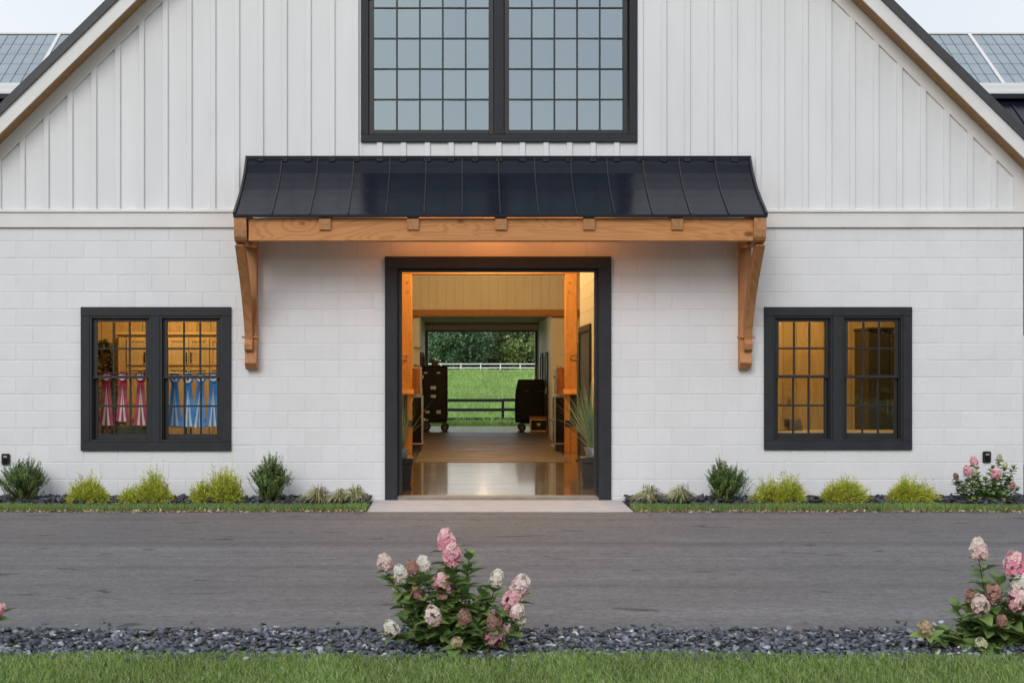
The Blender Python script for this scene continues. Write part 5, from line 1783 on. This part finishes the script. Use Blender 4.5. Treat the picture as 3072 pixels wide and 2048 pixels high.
def cypress(xc, yc, w, h, label, seed, mounds):
    r_ = np.random.default_rng(seed)
    t = thing('golden_cypress', (xc, yc, GZ), label, 'shrub', 'golden thread-leaf cypresses')
    n = 2000
    a = r_.uniform(0, 6.283, n)
    el = np.arccos(r_.uniform(0.02, 1, n)) * 0.95
    mi = r_.choice(len(mounds), n, p=np.array([m_[1] * m_[2] for m_ in mounds]) / sum(m_[1] * m_[2] for m_ in mounds))
    md = np.array(mounds)[mi]
    lobes = 1 + 0.17 * np.sin(a * 3 + seed) + 0.12 * np.sin(a * 5 + el * 4 + seed * 2)
    rr = r_.uniform(0.45, 1.0, n) ** 0.6 * lobes
    st = r_.random(n) < 0.08
    rr[st] *= r_.uniform(1.08, 1.32, st.sum())
    end = np.stack([np.cos(a) * np.sin(el) * w * md[:, 1] / 2 * rr, np.sin(a) * np.sin(el) * w * np.maximum(md[:, 1], .7) / 2 * rr * .8, np.cos(el) * h * md[:, 2] * 0.9 * rr], 1)
    beg = end * r_.uniform(0.12, 0.6, n)[:, None]
    end[:, 0] += md[:, 0] * w
    beg[:, 0] += md[:, 0] * w
    k = 5
    tt = np.linspace(0, 1, k)[None, :, None]
    P = beg[:, None] * (1 - tt) + end[:, None] * tt
    wob = r_.normal(0, 0.02, (n, 1, 3)) * np.sin(tt * 3.1)
    P = P + wob + np.array([0, 0, -1.0])[None, None] * 0.05 * (tt ** 2.5) * np.sin(el)[:, None, None]
    P = P + np.array([xc, yc, GZ + 0.02])
    dep = np.linalg.norm(end, axis=1) / (max(w / 2, h))
    yel = np.array([[0.66, 0.64, 0.08], [0.50, 0.56, 0.07], [0.34, 0.43, 0.06], [0.76, 0.70, 0.17]])
    c = yel[r_.choice(4, n, p=[.35, .35, .2, .1])] * r_.uniform(.75, 1.2, n)[:, None]
    green = np.array([0.25, 0.34, 0.055])[None, None]       # older growth is green, the tips golden
    tq_ = np.linspace(0.25, 1, k)[None, :, None]
    C = green * (1 - tq_) + c[:, None] * tq_
    W = np.full((n, k), 0.0062) * (1 - np.linspace(0, 1, k) ** 3 * .6)[None]
    parts = [ribbons(P, W, C)]
    # short side threads
    m = n * 5
    ii = r_.integers(0, n, m)
    jj = r_.integers(1, k, m)
    b0 = P[ii, jj]
    dd = norm(P[ii, np.minimum(jj, k - 1)] - P[ii, 0] + 1e-6)
    d2 = norm(dd + r_.normal(0, 0.55, (m, 3)))
    L = r_.uniform(0.02, 0.065, m)
    parts.append(leaf_quads(b0, d2, norm(np.cross(d2, r_.normal(size=(m, 3)))), L, np.full(m, 0.0068), C[ii, jj] * r_.uniform(.75, 1.2, (m, 1)), 0))
    V, F, Cc = merge(parts)
    link('thread_foliage', fast_mesh('thread_foliage', V, F, Cc), M['needles'], t)
    MB().tube([(xc, yc, GZ - .02), (xc + .02, yc, GZ + h * .5)], [0.025, 0.008], 6).build('stem', M['gstem'], t)
for i, (pa, pb, ph_, lab) in enumerate(((196, 336, 1424, 'smallest golden cypress, first right of the left boxwood'), (356, 524, 1414, 'broad golden cypress below the middle of the ribbon window'),
        (566, 728, 1404, 'golden cypress with loose strands just left of the tall boxwood'), (2252, 2420, 1426, 'golden cypress just right of the compact boxwood'),
        (2460, 2610, 1432, 'golden cypress below the middle of the office window'), (2654, 2814, 1432, 'golden cypress nearest the wall hydrangea'))):
    Y = -0.62
    xa, xb = at(pa, 0, Y)[0], at(pb, 0, Y)[0]
    hh = at(0, ph_, Y)[1] - GZ
    cypress((xa + xb) / 2, Y, (xb - xa) * 1.0, hh * 1.04, lab, 60 + i, (
        ((0.0, 0.7, 1.0), (-.2, .55, .7), (.22, .5, .66)), ((.12, .66, 1.0), (-.28, .46, .56), (.3, .42, .6)), ((.1, .62, .95), (-.26, .5, .68), (.28, .5, .9)),
        ((-.18, .62, .86), (.2, .62, 1.0), (0, .5, .7)), ((.06, .85, .95), (-.25, .5, .8)), ((-.05, .9, 1.0), (.26, .5, .62), (-.3, .4, .5)))[i])

def liriope(xc, yc, w, h, label, seed, spikes=3):
    r_ = np.random.default_rng(seed)
    t = thing('variegated_lilyturf', (xc, yc, GZ), label, 'plant', 'variegated lilyturf clumps')
    n = 190
    a = r_.uniform(0, 6.283, n)
    k = 8
    tt = np.linspace(0, 1, k)[None, :, None]
    sp_ = r_.uniform(0.25, 1.0, n)
    out = np.stack([np.cos(a), np.sin(a), np.zeros(n)], 1)
    H = h * r_.uniform(0.7, 1.1, n) * (1.15 - .45 * sp_)
    P = np.array([xc, yc, GZ + .01])[None, None] + out[:, None] * (w / 2 * sp_)[:, None, None] * tt ** 1.3 + np.array([0, 0, 1.])[None, None] * H[:, None, None] * (2.6 * tt - 2.1 * tt ** 2 * (0.75 + 0.35 * sp_[:, None, None])) / 0.85
    P[..., 2] = np.maximum(P[..., 2], GZ + 0.01)
    W = 0.0125 * (1 - np.linspace(0, 1, k) ** 2.5 * 0.9)[None] * r_.uniform(.7, 1.1, n)[:, None]
    pal_ = np.array([[0.58, 0.57, 0.32], [0.42, 0.45, 0.20], [0.18, 0.24, 0.08], [0.68, 0.65, 0.42]])
    c = pal_[r_.choice(4, n, p=[.36, .26, .2, .18])]
    U = norm(np.cross(out, np.array([[0, 0, 1.0]])) + np.array([[0, 0, 0.4]]))
    V, F, Cc = ribbons(P, W, np.repeat(c[:, None], k, 1), U)
    link('blades', fast_mesh('blades', V, F, Cc), M['grass'], t)
    for i in range(spikes):
        aa, hh = r_.uniform(0, 6.28), h * r_.uniform(1.0, 1.35)
        xq, yq = xc + math.cos(aa) * w * .16, yc + math.sin(aa) * w * .12
        MB().tube([(xq, yq, GZ), (xq + .01, yq, GZ + hh * .6)], 0.002, 4).build('flower_stalk', M['gstem'], t)
        m = 60
        u = r_.uniform(0, 1, m)
        b0 = np.stack([xq + .01 + 0 * u, yq + 0 * u, GZ + hh * (.58 + .42 * u)], 1)
        D = norm(np.stack([r_.normal(size=m), r_.normal(size=m), np.full(m, .6)], 1))
        V, F, Cc = leaf_quads(b0, D, norm(np.cross(D, r_.normal(size=(m, 3)))), 0.013 * (1.1 - .6 * u), np.full(m, .006), np.array([[0.14, 0.09, 0.20]]) * r_.uniform(.6, 1.4, (m, 1)), 0)
        link('flower_spike', fast_mesh('flower_spike', V, F, Cc), M['petals'], t)
for i, (px, w, h, lab, ns_) in enumerate(((955, 0.60, 0.20, 'variegated lilyturf nearest the tall boxwood', 4), (1018, 0.46, 0.17, 'yellow lilyturf with two tall purple spikes, second left of the door', 2), (1066, 0.50, 0.21, 'variegated lilyturf nearest the left side of the doorway slab', 2),
        (1952, 0.62, 0.20, 'variegated lilyturf nearest the right side of the doorway slab', 4), (2042, 0.58, 0.21, 'variegated lilyturf nearest the compact boxwood', 3))):
    liriope(at(px, 0, -0.72)[0], -0.72, w, h, lab, 80 + i, ns_)

# ------------------------------------------------------------------ hydrangeas
def leaf_mesh(seed):
    r_ = random.Random(seed)
    nseg = 6
    vs, fs = [], []
    curl, fold = r_.uniform(0.10, 0.35), r_.uniform(0.15, 0.4)
    for i in range(nseg + 1):
        t = i / nseg
        w = 0.34 * math.sin(math.pi * min(1, t ** 0.75)) ** 0.85 * (1 - 0.12 * t) if 0 < i < nseg else 0.0
        z = -curl * t * t
        for s in (-1, 0, 1):
            vs.append((s * w, t, z + abs(s) * w * fold + (0.015 * math.sin(i * 2.1 + s) if s else 0)))
    for i in range(nseg):
        for s in range(2):
            a = i * 3 + s
            fs.append((a, a + 1, a + 4, a + 3))
    me = bpy.data.meshes.new('leaf')
    me.from_pydata(vs, [], fs)
    me.validate()
    me.polygons.foreach_set('use_smooth', [True] * len(me.polygons))
    return me

def hydrangea_leaf_mat():
    m, nt, b = newmat('hydrangea_leaf')
    r = obj_random(nt)
    c = mixc(nt, r, (0.105, 0.19, 0.06), (0.275, 0.39, 0.115))
    tc = pos(nt, (1, 1, 1), True)
    spx = node(nt, 'ShaderNodeSeparateXYZ')
    nt.links.new(tc, spx.inputs[0])
    rib = rng_map(nt, math_n(nt, 'ABSOLUTE', spx.outputs[0]), 0.0, 0.022, 1.0, 0.0)
    vein = math_n(nt, 'SINE', math_n(nt, 'MULTIPLY', math_n(nt, 'SUBTRACT', spx.outputs[1], math_n(nt, 'ABSOLUTE', spx.outputs[0])), 46.0))
    vein = rng_map(nt, vein, 0.86, 1.0)
    c = mixc(nt, math_n(nt, 'MULTIPLY', math_n(nt, 'MAXIMUM', rib, math_n(nt, 'MULTIPLY', vein, 0.6)), 0.45), c, (0.21, 0.28, 0.11))
    nt.links.new(c, b.inputs['Base Color'])
    b.inputs['Roughness'].default_value = 0.42
    b.inputs['Specular IOR Level'].default_value = 0.4
    bump(nt, b, math_n(nt, 'MAXIMUM', rib, vein), 0.4, 0.02)
    t = node(nt, 'ShaderNodeBsdfTranslucent')
    nt.links.new(c, t.inputs[0])
    mx = node(nt, 'ShaderNodeMixShader')
    mx.inputs[0].default_value = 0.2
    nt.links.new(b.outputs[0], mx.inputs[1])
    nt.links.new(t.outputs[0], mx.inputs[2])
    nt.links.new(mx.outputs[0], nt.nodes['Material Output'].inputs[0])
    return m
M['hleaf'] = hydrangea_leaf_mat()
LEAF = [leaf_mesh(i) for i in range(6)]
for me in LEAF:
    me.materials.append(M['hleaf'])

PAL = {   # bottom colours, top colours of a flower head
    'pink': ([(0.95, 0.36, 0.52), (0.95, 0.52, 0.63), (0.90, 0.22, 0.42)], [(0.95, 0.68, 0.70), (0.95, 0.82, 0.76), (0.94, 0.56, 0.65)]),
    'white': ([(0.90, 0.68, 0.70), (0.90, 0.84, 0.78), (0.90, 0.80, 0.74)], [(0.92, 0.92, 0.85), (0.90, 0.90, 0.86), (0.88, 0.88, 0.76)]),
    'mixed': ([(0.88, 0.40, 0.54), (0.90, 0.62, 0.66), (0.88, 0.72, 0.62)], [(0.92, 0.88, 0.80), (0.92, 0.90, 0.84), (0.90, 0.74, 0.70)]),
    'brown': ([(0.34, 0.20, 0.15), (0.46, 0.26, 0.22), (0.52, 0.28, 0.27)], [(0.42, 0.28, 0.20), (0.38, 0.22, 0.18), (0.48, 0.33, 0.25)]),
    'dusty': ([(0.58, 0.29, 0.29), (0.70, 0.34, 0.38), (0.50, 0.26, 0.23)], [(0.52, 0.33, 0.25), (0.66, 0.35, 0.35), (0.56, 0.37, 0.27)]),
    'cream': ([(0.70, 0.64, 0.40), (0.78, 0.74, 0.52), (0.60, 0.60, 0.33)], [(0.84, 0.84, 0.68), (0.78, 0.80, 0.58), (0.72, 0.74, 0.46)]),
    'dry': ([(0.60, 0.43, 0.23), (0.68, 0.54, 0.34), (0.52, 0.34, 0.18)], [(0.70, 0.60, 0.43), (0.64, 0.49, 0.29), (0.72, 0.64, 0.49)]),
}
def flower_head(t, c, size, kind, tilt, r_):
    """a cone of four-petalled florets; size is its width"""
    n = 105 if kind not in ('cream', 'dry') else 80
    u = r_.uniform(0, 1, n) ** 0.75
    a = r_.uniform(0, 6.283, n)
    H = size * 1.12
    prof_ = np.sin(np.pi * (0.16 + 0.74 * u)) ** 0.6 * (1.08 - 0.30 * u)
    rad = size * 0.5 * prof_ * r_.uniform(0.78, 1.0, n)
    p = np.stack([np.cos(a) * rad, np.sin(a) * rad, (u - 0.45) * H], 1)
    nrm = norm(np.stack([np.cos(a), np.sin(a), (u - 0.35) * 1.3], 1) + r_.normal(0, .25, (n, 3)))
    # tilt the axis
    ax = norm(np.array([[tilt[0], tilt[1], 1.0]]))[0]
    zx = np.array([0, 0, 1.0])
    v = np.cross(zx, ax)
    cth = ax[2]
    K = np.array([[0, -v[2], v[1]], [v[2], 0, -v[0]], [-v[1], v[0], 0]])
    Rm = np.eye(3) + K + K @ K / (1 + cth)
    p, nrm = p @ Rm.T + np.array(c), nrm @ Rm.T
    lo, hi = PAL[kind]
    lo, hi = np.array(lo), np.array(hi)
    cl = lo[r_.integers(0, 3, n)] * (1 - u)[:, None] + hi[r_.integers(0, 3, n)] * u[:, None]
    cl = cl * r_.uniform(0.85, 1.1, (n, 1))
    e1 = norm(np.cross(nrm, r_.normal(size=(n, 3))))
    e2 = np.cross(nrm, e1)
    parts = []
    fs = size * 0.135 + 0.004
    for q in range(4):
        th = q * math.pi / 2
        D = norm(e1 * math.cos(th) + e2 * math.sin(th) + nrm * 0.25)
        U = norm(np.cross(D, nrm))
        L = fs * r_.uniform(0.8, 1.15, n)
        b = p
        V = np.stack([b, b + D * (L * .6)[:, None] + U * (L * .48)[:, None] + nrm * .002, b + D * (L * 1.05)[:, None], b + D * (L * .6)[:, None] - U * (L * .48)[:, None] + nrm * .002], 1)
        cc = np.repeat(cl, 4, 0) * np.tile(np.array([0.9, 1, 1.04, 1])[:, None], (n, 1))
        parts.append((V.reshape(-1, 3), np.arange(n * 4).reshape(n, 4), cc))
    # stalks inside the head
    m = 40
    ii = r_.integers(0, n, m)
    core = np.array(c) + (p[ii] - np.array(c)) * 0.15 - ax * H * .15
    P = np.stack([core, p[ii]], 1)
    parts.append(ribbons(P, np.full((m, 2), 0.0022), np.full((m, 2, 3), 0.0) + np.array([0.30, 0.28, 0.12])))
    V, F, C = merge(parts)
    return link('flower_head', fast_mesh('flower_head', V, F, C), M['petals'], t)

def hydrangea(base, heads, label, seed, leaf=0.10, shoots=(), group='panicle hydrangeas', nlow=14):
    r_ = np.random.default_rng(seed)
    t = thing('hydrangea', base, label, 'hydrangea', group)
    b = np.array(base)
    cnt = 0
    stems = MB()
    ends = [(np.array(h[0]), h) for h in heads] + [(np.array(s_), None) for s_ in shoots]
    for e, h in ends:
        start = b + np.array([r_.normal(0, .03), r_.normal(0, .03), 0.0])
        stop = e - np.array([0, 0, (h[1] * 0.45 if h else 0.0)])
        mid = start * 0.5 + stop * 0.5 + np.array([(stop[0] - start[0]) * 0.16, r_.normal(0, .03), -0.02 - abs(stop[0] - start[0]) * .06])
        mid[2] = max(mid[2], b[2] + .03)
        k = 12
        u = np.linspace(0, 1, k)[:, None]
        P = (1 - u) ** 2 * start + 2 * u * (1 - u) * mid + u ** 2 * stop
        stems.tube([tuple(q) for q in P] + ([tuple(e)] if h else []), [0.0055 - 0.003 * i / k for i in range(k)] + ([0.0018] if h else []), 6, False)
        tl = (P[-1] - P[-2]) / np.linalg.norm(P[-1] - P[-2])
        if h:
            flower_head(t, e, h[1], h[2], (tl[0] * .8, tl[1] * .8), r_)
        length = np.linalg.norm(stop - start)
        nn = max(3, int(length / (leaf * 0.34)))
        for i in range(nn):
            uu = 1.0 - 0.03 - i * (0.80 / nn)
            if uu < 0.12:
                break
            p = (1 - uu) ** 2 * start + 2 * uu * (1 - uu) * mid + uu ** 2 * stop
            tg = 2 * (1 - uu) * (mid - start) + 2 * uu * (stop - mid)
            tg = tg / np.linalg.norm(tg)
            az = i * 1.57 + r_.uniform(-.4, .4)
            for s_ in (0, math.pi):
                a = az + s_ + r_.uniform(-.25, .25)
                d = Vector((math.cos(a), math.sin(a), r_.uniform(-0.35, 0.45) if h or i > 1 else r_.uniform(0.5, 1.1))) + Vector(tg) * 0.35
                place_leaf(t, p, d, leaf * r_.uniform(0.62, 1.12) * (0.62 if (not h and i == 0) else 1), r_)
                cnt += 1
    for i in range(nlow):      # low foliage round the base
        a = r_.uniform(0, 6.283)
        rr = r_.uniform(0.04, 0.24)
        p = b + np.array([math.cos(a) * rr, math.sin(a) * rr * .8, r_.uniform(0.04, 0.16)])
        place_leaf(t, p, Vector((math.cos(a), math.sin(a), r_.uniform(-.2, .5))), leaf * r_.uniform(.8, 1.2), r_)
    stems.build('stems', M['twig'], t, True)
    return t
def place_leaf(t, p, d, size, r_):
    d = d.normalized()
    side = d.cross(Vector((0, 0, 1))).normalized()
    up = side.cross(d).normalized()
    rot = Matrix((side, d, up)).transposed().to_4x4()
    roll = Matrix.Rotation(r_.normal(0, .35), 4, 'Y')
    o = bpy.data.objects.new('leaf', LEAF[int(r_.integers(0, 6))])
    col.objects.link(o)
    o.parent = t
    o.matrix_parent_inverse = Matrix.Translation(-t.location)
    o.matrix_basis = Matrix.Translation(Vector(p)) @ rot @ roll @ Matrix.Scale(size, 4)

def heads_from(lst, sc, ox, oy, Y, seed, dy=0.16, fwd=0.30):
    r_ = random.Random(seed)
    out = []
    for (hx, hy, hw, kind) in lst:
        yy = Y + r_.uniform(-dy, dy) * 0.5 - fwd * max(0.0, (hy - 250) / 850.0)
        X, Z = at(ox + hx / sc, oy + hy / sc, yy)
        out.append(((X, yy, Z), 2 * hw / sc * (18 + yy) / 4518 * 1.02, kind))
    return out
Y = -9.42
H1 = heads_from([(995, 215, 80, 'pink'), (1045, 335, 78, 'pink'), (455, 405, 64, 'mixed'), (595, 500, 62, 'white'), (695, 440, 46, 'dusty'), (795, 425, 60, 'white'),
                 (965, 595, 92, 'pink'), (738, 685, 58, 'dusty'), (1440, 540, 58, 'white'), (1650, 610, 80, 'mixed'), (1572, 740, 80, 'pink'), (1622, 835, 58, 'mixed'),
                 (878, 870, 70, 'mixed'), (1155, 880, 58, 'brown'), (1420, 925, 64, 'brown'), (1430, 1045, 84, 'pink'), (1525, 985, 42, 'mixed'), (1650, 930, 46, 'white'),
                 (515, 985, 62, 'white'), (1085, 1110, 48, 'dry')], 2.94, 1000, 1550, Y, 4)
sh = [(*at(1000 + a / 2.94, 1550 + c / 2.94, Y + d)[:1], Y + d, at(0, 1550 + c / 2.94, Y + d)[1]) for a, c, d in ((1200, 300, 0), (1180, 420, .05), (1330, 640, -.05), (560, 720, .08), (760, 900, -.1), (1260, 760, .05), (1150, 620, -.08), (620, 600, -.02), (850, 520, .04), (1400, 720, .0), (1050, 480, -.05), (700, 760, -.08), (1500, 860, -.05), (620, 900, -.05), (900, 760, .1), (1330, 900, .0))]
hydrangea((at(1372, 0, Y)[0], Y, GZ - 0.01), H1, 'pink and white hydrangea in front of the driveway, centre of the picture', 91, 0.105, sh, nlow=42)
Y = -9.38
H2 = heads_from([(1370, 310, 80, 'mixed'), (1712, 455, 98, 'pink'), (1765, 650, 80, 'white'), (1735, 790, 92, 'pink'), (1310, 765, 62, 'brown'), (1512, 725, 74, 'dusty'),
                 (1390, 830, 78, 'mixed'), (1395, 1195, 52, 'cream'), (868, 1055, 66, 'dry'), (2000, 500, 90, 'mixed'), (2080, 820, 90, 'pink'), (1950, 1000, 80, 'white'), (1590, 975, 46, 'dusty')], 3.148, 2500, 1550, Y, 5)
sh = [(at(2500 + a / 3.148, 0, Y + d)[0], Y + d, at(0, 1550 + c / 3.148, Y + d)[1]) for a, c, d in ((1130, 830, 0), (1200, 1000, -.05), (1560, 560, .05), (1040, 1090, -.08), (1480, 960, -.1), (1640, 900, .08), (1260, 900, .05), (1800, 980, 0), (1110, 1160, -.12))]
hydrangea((at(3020, 0, Y)[0], Y, GZ - 0.01), H2, 'pink and white hydrangea in front of the driveway at the right edge', 92, 0.115, sh, nlow=42)
H3 = heads_from([(-40, 1815, 16, 'pink'), (2, 1826, 14, 'pink'), (-60, 1740, 24, 'white'), (-110, 1830, 28, 'pink'), (-170, 1760, 26, 'mixed')], 1, 0, 0, Y, 6, 0.05, 0.0)
hydrangea((at(-110, 0, Y)[0], Y, GZ - 0.01), H3, 'pink hydrangea just cut off by the left edge of the picture', 93, 0.09)
Y = -0.5
H4 = heads_from([(965, 360, 78, 'pink'), (835, 565, 86, 'pink'), (970, 590, 62, 'cream'), (1490, 285, 54, 'cream'), (1600, 445, 50, 'cream'), (1415, 615, 98, 'pink'), (600, 668, 50, 'brown'), (1745, 865, 60, 'dusty')], 6.818, 2780, 1330, Y, 7, 0.10)
sh = [(at(2780 + a / 6.818, 0, Y + d)[0], Y + d, at(0, 1330 + c / 6.818, Y + d)[1]) for a, c, d in ((1350, 450, 0), (1790, 440, .05), (1190, 700, -.05), (570, 800, 0), (620, 960, -.1), (1520, 1000, -.12), (1880, 900, 0), (1000, 850, -.1), (1700, 700, .05), (1250, 850, -.1), (800, 750, .05))]
hydrangea((at(2966, 0, Y)[0], Y, GZ), H4, 'hydrangea with small pink heads against the barn wall below the right socket', 94, 0.085, sh, nlow=22)
